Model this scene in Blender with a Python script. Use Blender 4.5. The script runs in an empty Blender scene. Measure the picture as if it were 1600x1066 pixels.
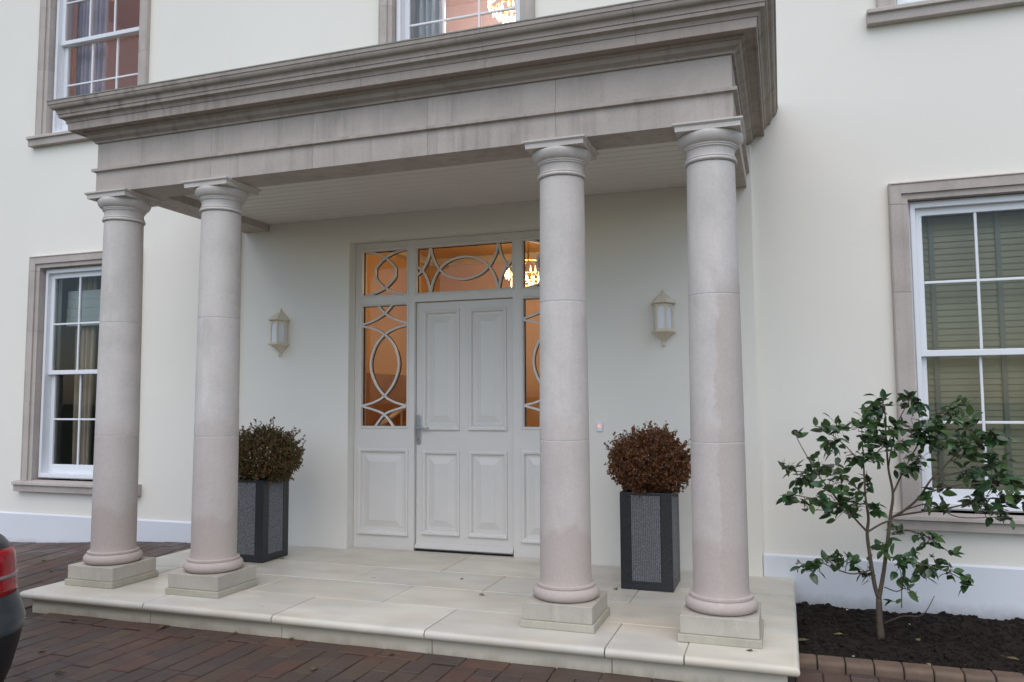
import bpy, bmesh, math, random
import numpy as np
from mathutils import Vector, Matrix, noise as mnoise
random.seed(7)
R = math.radians
S = bpy.context.scene
C = S.collection

# ------------------------------------------------------------------ camera
F_PX, W_PX, H_PX = 1231.3, 1600, 1066
CAM = Vector((2.4317, -5.7633, 1.2036))
yaw, pitch, roll = -0.3301, 0.0754, -0.0053
fw = Vector((math.sin(yaw)*math.cos(pitch), math.cos(yaw)*math.cos(pitch), math.sin(pitch)))
r0 = Vector((math.cos(yaw), -math.sin(yaw), 0)); u0 = r0.cross(fw)
rt = r0*math.cos(roll)+u0*math.sin(roll); up = -r0*math.sin(roll)+u0*math.cos(roll)
cd = bpy.data.cameras.new('camera'); cam = bpy.data.objects.new('camera', cd); C.objects.link(cam)
M = Matrix((rt, up, -fw)).transposed().to_4x4(); M.translation = CAM
cam.matrix_world = M
cd.sensor_width = 36; cd.lens = F_PX/W_PX*36; cd.clip_start = 0.05; cd.clip_end = 2000
S.camera = cam
S.render.resolution_x, S.render.resolution_y = 1024, 682

def px(u, v, ax, val):                       # photo pixel -> point on the plane axis=val
    d = fw + rt*((u-W_PX/2)/F_PX) + up*((H_PX/2-v)/F_PX)
    t = (val-CAM[ax])/d[ax]
    return CAM + d*t
def proj(P):
    d = Vector(P)-CAM; w = d.dot(fw)
    if w < .1: return None
    return W_PX/2+F_PX*d.dot(rt)/w, H_PX/2-F_PX*d.dot(up)/w

# ------------------------------------------------------------------ light
wd = bpy.data.worlds.new('World'); S.world = wd; wd.use_nodes = True
nt = wd.node_tree
sky = nt.nodes.new('ShaderNodeTexSky'); sky.sky_type = 'NISHITA'; sky.sun_disc = False
SUN_EL, SUN_AZ = R(56), R(172)               # azimuth clockwise from +y (behind the camera)
sky.sun_elevation = SUN_EL; sky.sun_rotation = SUN_AZ
sky.air_density = 1.0; sky.dust_density = 1.2; sky.ozone_density = 1.0
nt.links.new(sky.outputs[0], nt.nodes['Background'].inputs[0]); nt.nodes['Background'].inputs[1].default_value = 0.15
sl = bpy.data.lights.new('sun', 'SUN'); sl.energy = 1.15; sl.angle = R(80); sl.color = (1, .945, .855)
so = bpy.data.objects.new('sun', sl); C.objects.link(so)
sd = Vector((math.sin(SUN_AZ)*math.cos(SUN_EL), math.cos(SUN_AZ)*math.cos(SUN_EL), math.sin(SUN_EL)))
so.rotation_euler = sd.to_track_quat('Z', 'Y').to_euler(); so.location = (4, -8, 9)
S.view_settings.view_transform = 'Standard'; S.view_settings.look = 'None'
S.view_settings.exposure = 0.38; S.view_settings.gamma = 1.0; S.view_settings.use_curve_mapping = False

# ------------------------------------------------------------------ materials
def nodes(name):
    m = bpy.data.materials.new(name); m.use_nodes = True
    return m, m.node_tree, m.node_tree.nodes['Principled BSDF']
def N(t, typ, **kw):
    n = t.nodes.new(typ)
    for k, v in kw.items():
        if hasattr(n, k) and k not in n.inputs: setattr(n, k, v)
        else: n.inputs[k].default_value = v
    return n
def noise_n(t, vec, scale, detail=4, rough=.55):
    n = N(t, 'ShaderNodeTexNoise'); n.inputs['Scale'].default_value = scale
    n.inputs['Detail'].default_value = detail; n.inputs['Roughness'].default_value = rough
    t.links.new(vec, n.inputs['Vector']); return n.outputs['Fac']
def ramp(t, fac, stops, interp='LINEAR'):
    n = t.nodes.new('ShaderNodeValToRGB'); n.color_ramp.interpolation = interp
    e = n.color_ramp.elements
    while len(e) < len(stops): e.new(.5)
    for el, (p, c) in zip(e, stops):
        el.position = p; el.color = (*c, 1) if len(c) == 3 else c
    t.links.new(fac, n.inputs['Fac']); return n.outputs['Color']
def mixc(t, fac, a, b, mode='MIX'):
    n = t.nodes.new('ShaderNodeMix'); n.data_type = 'RGBA'; n.blend_type = mode
    for i, v in ((0, fac), (6, a), (7, b)):
        if isinstance(v, (int, float)): n.inputs[i].default_value = v
        elif isinstance(v, tuple): n.inputs[i].default_value = (*v, 1)
        else: t.links.new(v, n.inputs[i])
    return n.outputs[2]
def math_n(t, op, a, b=None):
    n = t.nodes.new('ShaderNodeMath'); n.operation = op
    for i, v in enumerate((a, b)):
        if v is None: continue
        if isinstance(v, (int, float)): n.inputs[i].default_value = v
        else: t.links.new(v, n.inputs[i])
    return n.outputs[0]
def pos(t): return t.nodes.new('ShaderNodeNewGeometry').outputs['Position']
def scaled(t, vec, sx, sy, sz, off=None):
    n = t.nodes.new('ShaderNodeMapping'); n.inputs['Scale'].default_value = (sx, sy, sz)
    if off: n.inputs['Location'].default_value = off
    t.links.new(vec, n.inputs['Vector']); return n.outputs['Vector']
def bump(t, b, h, strength, dist=.01):
    n = t.nodes.new('ShaderNodeBump'); n.inputs['Strength'].default_value = strength; n.inputs['Distance'].default_value = dist
    t.links.new(h, n.inputs['Height']); t.links.new(n.outputs[0], b.inputs['Normal'])
def mk(name, c1, c2=None, scale=6, rough=.6, bstr=.1, bscale=150, bdist=.004, metallic=0, spec=.5, rvar=0):
    m, t, b = nodes(name)
    p = pos(t)
    if c2:
        f = noise_n(t, p, scale, 5)
        t.links.new(ramp(t, f, [(.32, c1), (.68, c2)]), b.inputs['Base Color'])
    else: b.inputs['Base Color'].default_value = (*c1, 1)
    b.inputs['Roughness'].default_value = rough; b.inputs['Metallic'].default_value = metallic
    b.inputs['Specular IOR Level'].default_value = spec
    if rvar:
        f2 = noise_n(t, p, scale*.7, 4)
        mr = t.nodes.new('ShaderNodeMapRange'); mr.inputs[1].default_value = .3; mr.inputs[2].default_value = .7
        mr.inputs[3].default_value = max(rough-rvar, .02); mr.inputs[4].default_value = rough+rvar
        t.links.new(f2, mr.inputs[0]); t.links.new(mr.outputs[0], b.inputs['Roughness'])
    if bstr: bump(t, b, noise_n(t, p, bscale, 3), bstr, bdist)
    return m
def glass_mat(name, tint=(1, 1, 1), rough=0.0, refl=1.0):
    m = bpy.data.materials.new(name); m.use_nodes = True; t = m.node_tree
    t.nodes.remove(t.nodes['Principled BSDF']); out = t.nodes['Material Output']
    tr = N(t, 'ShaderNodeBsdfTransparent'); tr.inputs[0].default_value = (*tint, 1)
    gl = N(t, 'ShaderNodeBsdfGlossy'); gl.inputs['Roughness'].default_value = rough
    fr = N(t, 'ShaderNodeFresnel'); fr.inputs['IOR'].default_value = 1.5
    k = math_n(t, 'MULTIPLY', fr.outputs[0], refl)
    mx = N(t, 'ShaderNodeMixShader'); t.links.new(k, mx.inputs[0])
    t.links.new(tr.outputs[0], mx.inputs[1]); t.links.new(gl.outputs[0], mx.inputs[2])
    t.links.new(mx.outputs[0], out.inputs[0]); return m
def emit_mat(name, col, st):
    m, t, b = nodes(name); b.inputs['Base Color'].default_value = (*col, 1)
    b.inputs['Emission Color'].default_value = (*col, 1); b.inputs['Emission Strength'].default_value = st; return m

def stone_mat(name, base, streak=.35, damp=False, stain=False, tide=None):
    """sawn limestone: cloudy patches, fine tooth, dark run-off streaks, damp tide marks"""
    m, t, b = nodes(name)
    oi = t.nodes.new('ShaderNodeObjectInfo').outputs['Random']
    p = pos(t)
    addv = t.nodes.new('ShaderNodeVectorMath'); addv.operation = 'ADD'
    cmb = t.nodes.new('ShaderNodeCombineXYZ'); t.links.new(math_n(t, 'MULTIPLY', oi, 9.0), cmb.inputs[0])
    t.links.new(p, addv.inputs[0]); t.links.new(cmb.outputs[0], addv.inputs[1]); pv = addv.outputs[0]
    d = tuple(c*.87 for c in base); l = tuple(min(c*1.07, 1) for c in base)
    col = ramp(t, noise_n(t, pv, 3.2, 6, .6), [(.3, d), (.5, base), (.72, l)])
    tone = math_n(t, 'ADD', math_n(t, 'MULTIPLY', oi, .07), .965)
    cg = t.nodes.new('ShaderNodeCombineColor')
    for i in range(3): t.links.new(tone, cg.inputs[i])
    col = mixc(t, 1.0, col, cg.outputs[0], 'MULTIPLY')
    if streak:
        s = noise_n(t, scaled(t, pv, 16, 16, .9), 1.0, 5, .65)
        big = noise_n(t, scaled(t, pv, 1.3, 1.3, .8), 1.0, 3)
        f = math_n(t, 'MULTIPLY', ramp(t, s, [(.47, (0, 0, 0)), (.68, (1, 1, 1))]), ramp(t, big, [(.38, (0, 0, 0)), (.58, (1, 1, 1))]))
        col = mixc(t, math_n(t, 'MULTIPLY', f, streak), col, (base[0]*.38, base[1]*.36, base[2]*.34))
        pale = ramp(t, noise_n(t, scaled(t, pv, 9, 9, 2.2, (4, 2, 7)), 1.0, 4), [(.6, (0, 0, 0)), (.72, (1, 1, 1))])
        col = mixc(t, math_n(t, 'MULTIPLY', pale, .28), col, tuple(min(1, c*1.3) for c in base))
    sx = t.nodes.new('ShaderNodeSeparateXYZ'); t.links.new(p, sx.inputs[0])
    if tide is not None:                      # rising-damp tide mark with a wavy edge
        w = math_n(t, 'MULTIPLY', noise_n(t, scaled(t, pv, 1, 1, .3), 7, 4), .34)
        e = math_n(t, 'SUBTRACT', math_n(t, 'ADD', w, tide), sx.outputs[2])
        f = ramp(t, math_n(t, 'ADD', math_n(t, 'MULTIPLY', e, 9.0), .5), [(.3, (0, 0, 0)), (.7, (1, 1, 1))])
        col = mixc(t, math_n(t, 'MULTIPLY', f, .72), col, (base[0]*.80, base[1]*.73, base[2]*.69))
        # a second, paler band
        e2 = math_n(t, 'SUBTRACT', math_n(t, 'ADD', w, tide+.62), sx.outputs[2])
        f2 = ramp(t, math_n(t, 'ADD', math_n(t, 'MULTIPLY', e2, 6.0), .5), [(.3, (0, 0, 0)), (.75, (1, 1, 1))])
        col = mixc(t, math_n(t, 'MULTIPLY', f2, .36), col, (base[0]*.83, base[1]*.76, base[2]*.74))
    if stain:                                 # long water stain down one side of the column
        wv = math_n(t, 'MULTIPLY', math_n(t, 'SUBTRACT', noise_n(t, scaled(t, p, 1, 1, 1.0), 6.5, 5, .6), .5), .12)
        e = math_n(t, 'SUBTRACT', math_n(t, 'ADD', sx.outputs[0], wv), 2.117)
        f = ramp(t, math_n(t, 'ADD', math_n(t, 'MULTIPLY', e, 22.0), .5), [(.15, (0, 0, 0)), (.75, (1, 1, 1))])
        top = math_n(t, 'SUBTRACT', 2.0, math_n(t, 'ADD', sx.outputs[2], math_n(t, 'MULTIPLY', noise_n(t, p, 9, 3), .35)))
        ft = ramp(t, math_n(t, 'ADD', math_n(t, 'MULTIPLY', top, 4.0), .5), [(.2, (0, 0, 0)), (.8, (1, 1, 1))])
        f = math_n(t, 'MULTIPLY', f, ft)
        col = mixc(t, math_n(t, 'MULTIPLY', f, .62), col, (base[0]*.80, base[1]*.735, base[2]*.70))
        rim = ramp(t, math_n(t, 'ADD', math_n(t, 'MULTIPLY', e, 34.0), .5), [(.0, (0, 0, 0)), (.27, (1, 1, 1)), (.45, (0, 0, 0))])
        col = mixc(t, math_n(t, 'MULTIPLY', math_n(t, 'MULTIPLY', rim, ft), .10), col, tuple(min(1, c*1.25) for c in base))
    t.links.new(col, b.inputs['Base Color'])
    b.inputs['Roughness'].default_value = .75; b.inputs['Specular IOR Level'].default_value = .3
    fine = ramp(t, noise_n(t, scaled(t, pv, 1, 1, .75), 80, 4, .7), [(.25, (.91, .91, .91)), (.75, (1.06, 1.06, 1.06))])
    col = mixc(t, 1.0, col, fine, 'MULTIPLY'); t.links.new(col, b.inputs['Base Color'])
    hh = math_n(t, 'ADD', noise_n(t, pv, 220, 3), math_n(t, 'MULTIPLY', noise_n(t, pv, 22, 3), .8))
    bump(t, b, hh, .22, .003)
    return m

def brick_mat(name, island=False):
    m, t, b = nodes(name); p = pos(t)
    if island: rnd = t.nodes.new('ShaderNodeNewGeometry').outputs['Random Per Island']
    else: rnd = t.nodes.new('ShaderNodeObjectInfo').outputs['Random']
    pal = [(.0, (.100, .055, .040)), (.14, (.078, .054, .045)), (.28, (.112, .054, .036)), (.40, (.066, .053, .050)),
           (.52, (.102, .068, .045)), (.64, (.060, .051, .048)), (.74, (.128, .055, .036)), (.83, (.118, .086, .052)), (.92, (.085, .050, .040))]
    pal = [(q, tuple(1.08*(.66*c+.34*m) for c, m in zip(k, (.104, .058, .038)))) for q, k in pal]
    base = ramp(t, rnd, pal, 'CONSTANT')
    n1 = noise_n(t, p, 14, 5, .65)
    base = mixc(t, ramp(t, n1, [(.35, (0, 0, 0)), (.7, (.6, .6, .6))]), base, (.075, .053, .044))
    grime = ramp(t, noise_n(t, p, 1.6, 4), [(.4, (0, 0, 0)), (.7, (.5, .5, .5))])
    base = mixc(t, grime, base, (.052, .042, .036))
    bloom = ramp(t, noise_n(t, p, 2.3, 5, .7), [(.58, (0, 0, 0)), (.8, (.3, .3, .3))])
    base = mixc(t, bloom, base, (.17, .125, .105))
    t.links.new(base, b.inputs['Base Color'])
    t.links.new(ramp(t, noise_n(t, p, 3, 4), [(.35, (.36,)*3), (.7, (.68,)*3)]), b.inputs['Roughness'])
    b.inputs['Specular IOR Level'].default_value = .4
    bump(t, b, math_n(t, 'ADD', noise_n(t, p, 260, 2), noise_n(t, p, 60, 4)), .45, .003)
    return m

def slab_mat(name):
    m, t, b = nodes(name); p = pos(t)
    oi = t.nodes.new('ShaderNodeObjectInfo').outputs['Random']
    base = ramp(t, oi, [(0, (.70, .655, .555)), (.3, (.74, .695, .59)), (.55, (.64, .605, .52)), (.8, (.71, .65, .53)), (1, (.67, .635, .56))])
    tan = ramp(t, noise_n(t, scaled(t, p, 1.1, 2.6, 1), 1.7, 3, .5), [(.45, (0, 0, 0)), (.75, (.6, .6, .6))])
    base = mixc(t, tan, base, (.56, .465, .34))
    gr = ramp(t, noise_n(t, scaled(t, p, 2, 4, 1, (3, 1, 0)), 1.2, 4, .5), [(.4, (0, 0, 0)), (.8, (.6, .6, .6))])
    base = mixc(t, gr, base, (.42, .42, .38))
    t.links.new(base, b.inputs['Base Color'])
    t.links.new(ramp(t, noise_n(t, p, 2.4, 4), [(.30, (.27,)*3), (.75, (.55,)*3)]), b.inputs['Roughness'])
    bump(t, b, noise_n(t, p, 120, 3), .05, .002)
    return m
def riser_mat(name):
    m, t, b = nodes(name); p = pos(t)
    base = ramp(t, noise_n(t, p, 5, 5), [(.3, (.56, .51, .41)), (.7, (.64, .59, .48))])
    sx = t.nodes.new('ShaderNodeSeparateXYZ'); t.links.new(p, sx.inputs[0])
    e = math_n(t, 'ADD', sx.outputs[2], math_n(t, 'MULTIPLY', noise_n(t, scaled(t, p, 9, 9, 2), 1, 5, .7), .14))
    f = ramp(t, math_n(t, 'ADD', math_n(t, 'MULTIPLY', e, 9), 1.0), [(.35, (.9, .9, .9)), (.75, (0, 0, 0))])
    base = mixc(t, math_n(t, 'MULTIPLY', f, .55), base, (.25, .20, .12))     # splash dirt
    t.links.new(base, b.inputs['Base Color']); b.inputs['Roughness'].default_value = .7
    bump(t, b, noise_n(t, p, 120, 4), .25, .003); return m
def render_mat(name, base, grub=0.0):
    m, t, b = nodes(name); p = pos(t)
    c = ramp(t, noise_n(t, p, .9, 4), [(.3, tuple(x*.965 for x in base)), (.7, base)])
    if grub:
        sx = t.nodes.new('ShaderNodeSeparateXYZ'); t.links.new(p, sx.inputs[0])
        e = math_n(t, 'ADD', sx.outputs[2], math_n(t, 'MULTIPLY', noise_n(t, p, 7, 6, .7), .16))
        f = ramp(t, math_n(t, 'ADD', math_n(t, 'MULTIPLY', e, 8), 1.0), [(.3, (1, 1, 1)), (.98, (0, 0, 0))])
        c = mixc(t, math_n(t, 'MULTIPLY', f, grub), c, (.27, .25, .22))
    t.links.new(c, b.inputs['Base Color']); b.inputs['Roughness'].default_value = .62; b.inputs['Specular IOR Level'].default_value = .3
    bump(t, b, math_n(t, 'ADD', noise_n(t, p, 180, 3), math_n(t, 'ADD', math_n(t, 'MULTIPLY', noise_n(t, p, 3, 3), 6.0), math_n(t, 'MULTIPLY', noise_n(t, scaled(t, p, 1, 1, 1.6), 26, 5, .7), 2.0))), .14, .003)
    return m
def leaf_mat(name, stops, rough=.35, back=.7):
    m, t, b = nodes(name)
    rnd = t.nodes.new('ShaderNodeNewGeometry').outputs['Random Per Island']
    oi = t.nodes.new('ShaderNodeObjectInfo').outputs['Random']
    f = math_n(t, 'FRACT', math_n(t, 'ADD', rnd, oi))
    c = ramp(t, f, stops)
    bf = t.nodes.new('ShaderNodeNewGeometry').outputs['Backfacing']
    c = mixc(t, math_n(t, 'MULTIPLY', bf, .5), c, tuple(min(1, x*1.6+.01) for x in stops[-1][1]))
    t.links.new(c, b.inputs['Base Color']); b.inputs['Roughness'].default_value = rough
    b.inputs['Specular IOR Level'].default_value = .45
    return m
def soil_mat(name):
    m, t, b = nodes(name); p = pos(t)
    c = ramp(t, noise_n(t, p, 38, 6, .7), [(.3, (.010, .007, .005)), (.6, (.026, .018, .013)), (.8, (.055, .040, .028))])
    t.links.new(c, b.inputs['Base Color']); b.inputs['Roughness'].default_value = .85; b.inputs['Specular IOR Level'].default_value = .25
    bump(t, b, noise_n(t, p, 70, 6, .7), .9, .02); return m
def granite_mat(name, base, rough, sp=.5):
    m, t, b = nodes(name); p = pos(t)
    v = math_n(t, 'ADD', math_n(t, 'MULTIPLY', noise_n(t, p, 150, 3, .8), .6), math_n(t, 'MULTIPLY', noise_n(t, p, 420, 2, .8), .4))
    c = ramp(t, v, [(.38, tuple(x*.4 for x in base)), (.5, base), (.62, tuple(min(1, x*2.4+sp*.06) for x in base))])
    t.links.new(c, b.inputs['Base Color']); b.inputs['Roughness'].default_value = rough
    bump(t, b, v, .15, .002); return m

LIME = (.56, .515, .475)
MT = dict(
    wall=render_mat('painted_render_wall', (.835, .80, .72)),
    band=render_mat('painted_band', (.74, .76, .80), .5),
    column=stone_mat('limestone_column', (.62, .57, .525), .10, tide=.30),
    column_stain=stone_mat('limestone_column_stained', (.62, .57, .525), .10, tide=.30, stain=True),
    plinth=stone_mat('limestone_plinth', (.51, .465, .395), .15),
    foot=stone_mat('damp_plinth_foot', (.46, .43, .345), .2),
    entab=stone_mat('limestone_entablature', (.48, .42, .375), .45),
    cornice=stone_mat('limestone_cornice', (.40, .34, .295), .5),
    surround=stone_mat('limestone_surround', (.50, .445, .405), .15),
    mortar=mk('pale_mortar', (.74, .72, .69), (.62, .59, .56), 30, .85),
    joint=mk('slab_joint', (.40, .35, .28), (.30, .27, .22), 20, .85),
    flash=mk('weathered_lead', (.20, .21, .17), (.30, .30, .25), 12, .6),
    white=mk('white_gloss_paint', (.78, .80, .83), None, rough=.32, bstr=.04, bscale=60),
    door=mk('door_paint', (.69, .665, .625), (.72, .69, .65), 3, .38, .05, 80),
    ceil=mk('ceiling_paint', (.74, .70, .64), (.70, .66, .60), 2, .42, .04),
    cream=mk('cream_cast_paint', (.74, .65, .52), (.68, .59, .46), 20, .5, .2, 200),
    frost=mk('frosted_glass', (.74, .77, .82), None, rough=.25, bstr=0),
    glass=glass_mat('window_glass', (.93, .95, .95)),
    shadow_strip=mk('dark_shadow_line', (.015, .013, .012), None, rough=.6, bstr=0),  # near-black colour for strips that stand in for shadow lines at the glazing
    steel=mk('brushed_steel', (.52, .53, .55), None, rough=.32, metallic=1, bstr=.05),
    dark=mk('dark_gap', (.02, .02, .02), None, rough=.8, bstr=0),
    slab=slab_mat('sandstone_slab'), riser=riser_mat('sandstone_riser'),
    brick=brick_mat('clay_block'), brick_i=brick_mat('clay_block_mass', True),
    sand=mk('joint_sand', (.045, .036, .029), (.07, .055, .042), 30, .9, .4, 200),
    grass=mk('lawn', (.035, .06, .02), (.06, .085, .03), 3, .8, .3, 90, .02),
    kerb=mk('kerb_block', (.165, .105, .068), (.11, .075, .052), 14, .65, .5, 90),
    soil=soil_mat('bark_soil'),
    gran=granite_mat('dark_granite', (.016, .018, .021), .38, .25), granl=granite_mat('combed_granite', (.15, .155, .165), .8, 1.0),
    box_green=leaf_mat('box_leaf', [(0, (.055, .050, .013)), (.3, (.095, .062, .017)), (.5, (.16, .062, .018)), (.7, (.125, .045, .015)), (.85, (.055, .062, .016)), (1, (.09, .085, .027))], .5),
    box_red=leaf_mat('box_leaf_bronze', [(0, (.11, .040, .014)), (.3, (.18, .062, .020)), (.55, (.13, .040, .014)), (.75, (.075, .030, .012)), (.9, (.075, .060, .018)), (1, (.20, .085, .03))], .5),
    cam_leaf=leaf_mat('camellia_leaf', [(0, (.016, .042, .016)), (.4, (.028, .070, .024)), (.75, (.040, .092, .030)), (1, (.075, .125, .038))], .24),
    bark=mk('camellia_bark', (.125, .09, .063), (.08, .058, .04), 30, .8, .5, 120),
    twig=mk('brown_twig', (.07, .045, .03), (.10, .065, .045), 40, .8, .3),
    dead=leaf_mat('fallen_leaf', [(0, (.16, .11, .05)), (.4, (.24, .20, .08)), (.7, (.10, .055, .03)), (1, (.30, .27, .14))], .7),
    hall=mk('hall_plaster', (.80, .58, .35), (.76, .54, .32), 2, .7, 0), wood=mk('hall_wood', (.46, .24, .09), (.38, .19, .07), 4, .5, .1),
    pink=mk('pink_plaster', (.72, .58, .565), (.70, .56, .545), 2, .8, 0), dim=mk('dim_room_plaster', (.62, .50, .42), (.57, .46, .38), 2, .8, 0),
    floor=mk('timber_floor', (.22, .12, .06), (.17, .09, .045), 5, .5, .1),
    slate=mk('roof_slate', (.07, .075, .085), (.10, .105, .115), 8, .6, .4),
    crystal=emit_mat('lit_crystal', (1, .76, .44), 3.2), brass=mk('brass', (.6, .42, .18), None, rough=.25, metallic=1, bstr=0),
    curtain_b=mk('blue_grey_curtain', (.46, .53, .58), (.40, .47, .53), 3, .9, .2), curtain_l=mk('lilac_grey_curtain', (.62, .58, .64), (.54, .50, .57), 3, .9, .2),
    curtain_c=mk('beige_curtain', (.60, .50, .38), (.52, .43, .33), 3, .9, .2),
    curtain_g=mk('sage_curtain', (.34, .38, .29), (.28, .32, .24), 3, .9, .2), roman=mk('pale_roman_blind', (.52, .58, .55), None, rough=.8, bstr=.1),
    slat=mk('olive_blind_slat', (.37, .35, .21), (.34, .325, .195), 6, .5, .05), tape=mk('blind_tape', (.26, .265, .21), None, rough=.9),
    carpaint=mk('grey_car_paint', (.050, .060, .066), (.058, .068, .074), 40, .28, 0, metallic=.4), black=mk('black_plastic', (.014, .014, .016), None, rough=.5, bstr=.2, bscale=500),
    red=mk('red_lamp_lens', (.42, .010, .016), (.30, .006, .012), 26, .12, 0), reverse=mk('clear_lamp_lens', (.28, .20, .20), None, rough=.15, bstr=0),
    rubber=mk('tyre_rubber', (.02, .02, .02), None, rough=.8, bstr=.2), alloy=mk('alloy_rim', (.45, .46, .48), None, rough=.3, metallic=.9, bstr=0),
    carglass=mk('car_window_glass', (.015, .018, .02), None, rough=.05, bstr=0), bell=emit_mat('lit_bell_button', (1, .50, .38), .35),
    vase=mk('white_ornament', (.7, .68, .66), None, rough=.4, bstr=0),
)

# ------------------------------------------------------------------ object helpers
WL = {}
def put(o, parent=None):
    C.objects.link(o)
    if parent is not None: o.parent = parent
    return o
def thing(name, loc, label, cat, group=None):
    o = bpy.data.objects.new(name, None); C.objects.link(o); o.empty_display_size = .1
    o.location = loc; WL[o] = Vector(loc); tag(o, label, cat, group); return o
def tag(o, label, cat=None, group=None, kind=None):
    if label: o['label'] = label
    if cat: o['category'] = cat
    if group: o['group'] = group
    if kind: o['kind'] = kind
    return o
def mesh(name, verts, faces, mat, parent=None, smooth=False, bevel=0.0, segs=2, auto=None, origin=None, recalc=True):
    """verts in world space; origin goes to the bottom centre of the bounding box"""
    v = np.array([tuple(a) for a in verts], dtype=float)
    if origin is None:
        lo, hi = v.min(0), v.max(0); origin = Vector(((lo[0]+hi[0])/2, (lo[1]+hi[1])/2, lo[2]))
    me = bpy.data.meshes.new(name); me.from_pydata([tuple(a) for a in (v-np.array(origin))], [], faces)
    if recalc:
      bm = bmesh.new(); bm.from_mesh(me); bmesh.ops.recalc_face_normals(bm, faces=bm.faces); bm.to_mesh(me); bm.free()
    if smooth or auto:
        for p in me.polygons: p.use_smooth = True
        if auto:
            me.set_sharp_from_angle(angle=R(auto))
    me.materials.append(mat if not isinstance(mat, str) else MT[mat])
    o = bpy.data.objects.new(name, me); put(o, parent); WL[o] = Vector(origin)
    o.location = Vector(origin)-(WL[parent] if parent is not None else Vector())
    if bevel:
        b = o.modifiers.new('bevel', 'BEVEL'); b.width = bevel; b.segments = segs; b.limit_method = 'ANGLE'; b.angle_limit = R(40); b.harden_normals = False
    return o
class MB:
    def __init__(s): s.v = []; s.f = []
    def add(s, v, f):
        k = len(s.v); s.v += [tuple(a) for a in v]; s.f += [tuple(i+k for i in a) for a in f]; return s
    def box(s, x0, x1, y0, y1, z0, z1):
        return s.add([(x0, y0, z0), (x1, y0, z0), (x1, y1, z0), (x0, y1, z0), (x0, y0, z1), (x1, y0, z1), (x1, y1, z1), (x0, y1, z1)],
                     [(0, 3, 2, 1), (4, 5, 6, 7), (0, 1, 5, 4), (1, 2, 6, 5), (2, 3, 7, 6), (3, 0, 4, 7)])
    def lathe(s, prof, n=48, c=(0, 0, 0), cap=True):
        v = []; f = []; k = len(prof)
        for r, z in prof:
            for i in range(n):
                a = 2*math.pi*i/n; v.append((c[0]+r*math.cos(a), c[1]+r*math.sin(a), c[2]+z))
        for j in range(k-1):
            for i in range(n):
                f.append((j*n+i, j*n+(i+1) % n, (j+1)*n+(i+1) % n, (j+1)*n+i))
        if cap: f.append(tuple(range(n))[::-1]); f.append(tuple((k-1)*n+i for i in range(n)))
        return s.add(v, f)
    def tube(s, pts, rad, n=8, cap=True):
        pts = [Vector(p) for p in pts]; v = []; f = []
        rad = rad if isinstance(rad, (list, tuple)) else [rad]*len(pts)
        prev = None
        for i, p in enumerate(pts):
            d = (pts[min(i+1, len(pts)-1)]-pts[max(i-1, 0)]).normalized()
            a = prev if prev is not None else (Vector((0, 0, 1)) if abs(d.z) < .9 else Vector((1, 0, 0)))
            a = (a-d*a.dot(d)).normalized(); prev = a; b = d.cross(a)
            for k in range(n):
                t = 2*math.pi*k/n; v.append(p+(a*math.cos(t)+b*math.sin(t))*rad[i])
        for i in range(len(pts)-1):
            for k in range(n): f.append((i*n+k, i*n+(k+1) % n, (i+1)*n+(k+1) % n, (i+1)*n+k))
        if cap: f.append(tuple(range(n))[::-1]); f.append(tuple((len(pts)-1)*n+k for k in range(n)))
        return s.add(v, f)
    def build(s, name, mat, parent=None, **kw): return mesh(name, s.v, s.f, mat, parent, **kw)
def BOX(name, x0, x1, y0, y1, z0, z1, mat, parent=None, bevel=.003, **kw):
    return MB().box(x0, x1, y0, y1, z0, z1).build(name, mat, parent, bevel=bevel, **kw)
def holes(x0, x1, z0, z1, hs, yf, yb):
    """upright slab x0..x1 z0..z1 with rectangular openings, front face at yf, back at yb"""
    xs = sorted({x0, x1, *[h[0] for h in hs], *[h[1] for h in hs]}); zs = sorted({z0, z1, *[h[2] for h in hs], *[h[3] for h in hs]})
    solid = lambda i, j: 0 <= i < len(xs)-1 and 0 <= j < len(zs)-1 and not any(h[0]-1e-6 < (xs[i]+xs[i+1])/2 < h[1]+1e-6 and h[2]-1e-6 < (zs[j]+zs[j+1])/2 < h[3]+1e-6 for h in hs)
    v = []; f = []; id_ = {}
    def V(i, j, y):
        k = (i, j, y)
        if k not in id_: id_[k] = len(v); v.append((xs[i], y, zs[j]))
        return id_[k]
    for i in range(len(xs)-1):
        for j in range(len(zs)-1):
            if not solid(i, j): continue
            f.append((V(i, j, yf), V(i+1, j, yf), V(i+1, j+1, yf), V(i, j+1, yf)))
            f.append((V(i, j, yb), V(i, j+1, yb), V(i+1, j+1, yb), V(i+1, j, yb)))
            if not solid(i-1, j): f.append((V(i, j, yf), V(i, j+1, yf), V(i, j+1, yb), V(i, j, yb)))
            if not solid(i+1, j): f.append((V(i+1, j, yf), V(i+1, j, yb), V(i+1, j+1, yb), V(i+1, j+1, yf)))
            if not solid(i, j-1): f.append((V(i, j, yf), V(i, j, yb), V(i+1, j, yb), V(i+1, j, yf)))
            if not solid(i, j+1): f.append((V(i, j+1, yf), V(i+1, j+1, yf), V(i+1, j+1, yb), V(i, j+1, yb)))
    return v, f
def rectprof(x0, x1, z0, z1, y, prof, fill=True):
    """concentric rectangles: prof = (inset, proud towards the viewer)"""
    v = []; f = []
    for i, (a, p) in enumerate(prof):
        v += [(x0+a, y-p, z0+a), (x1-a, y-p, z0+a), (x1-a, y-p, z1-a), (x0+a, y-p, z1-a)]
        if i:
            for k in range(4): f.append(((i-1)*4+k, (i-1)*4+(k+1) % 4, i*4+(k+1) % 4, i*4+k))
    if fill: n = len(prof)-1; f.append((n*4, n*4+1, n*4+2, n*4+3))
    return v, f
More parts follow.
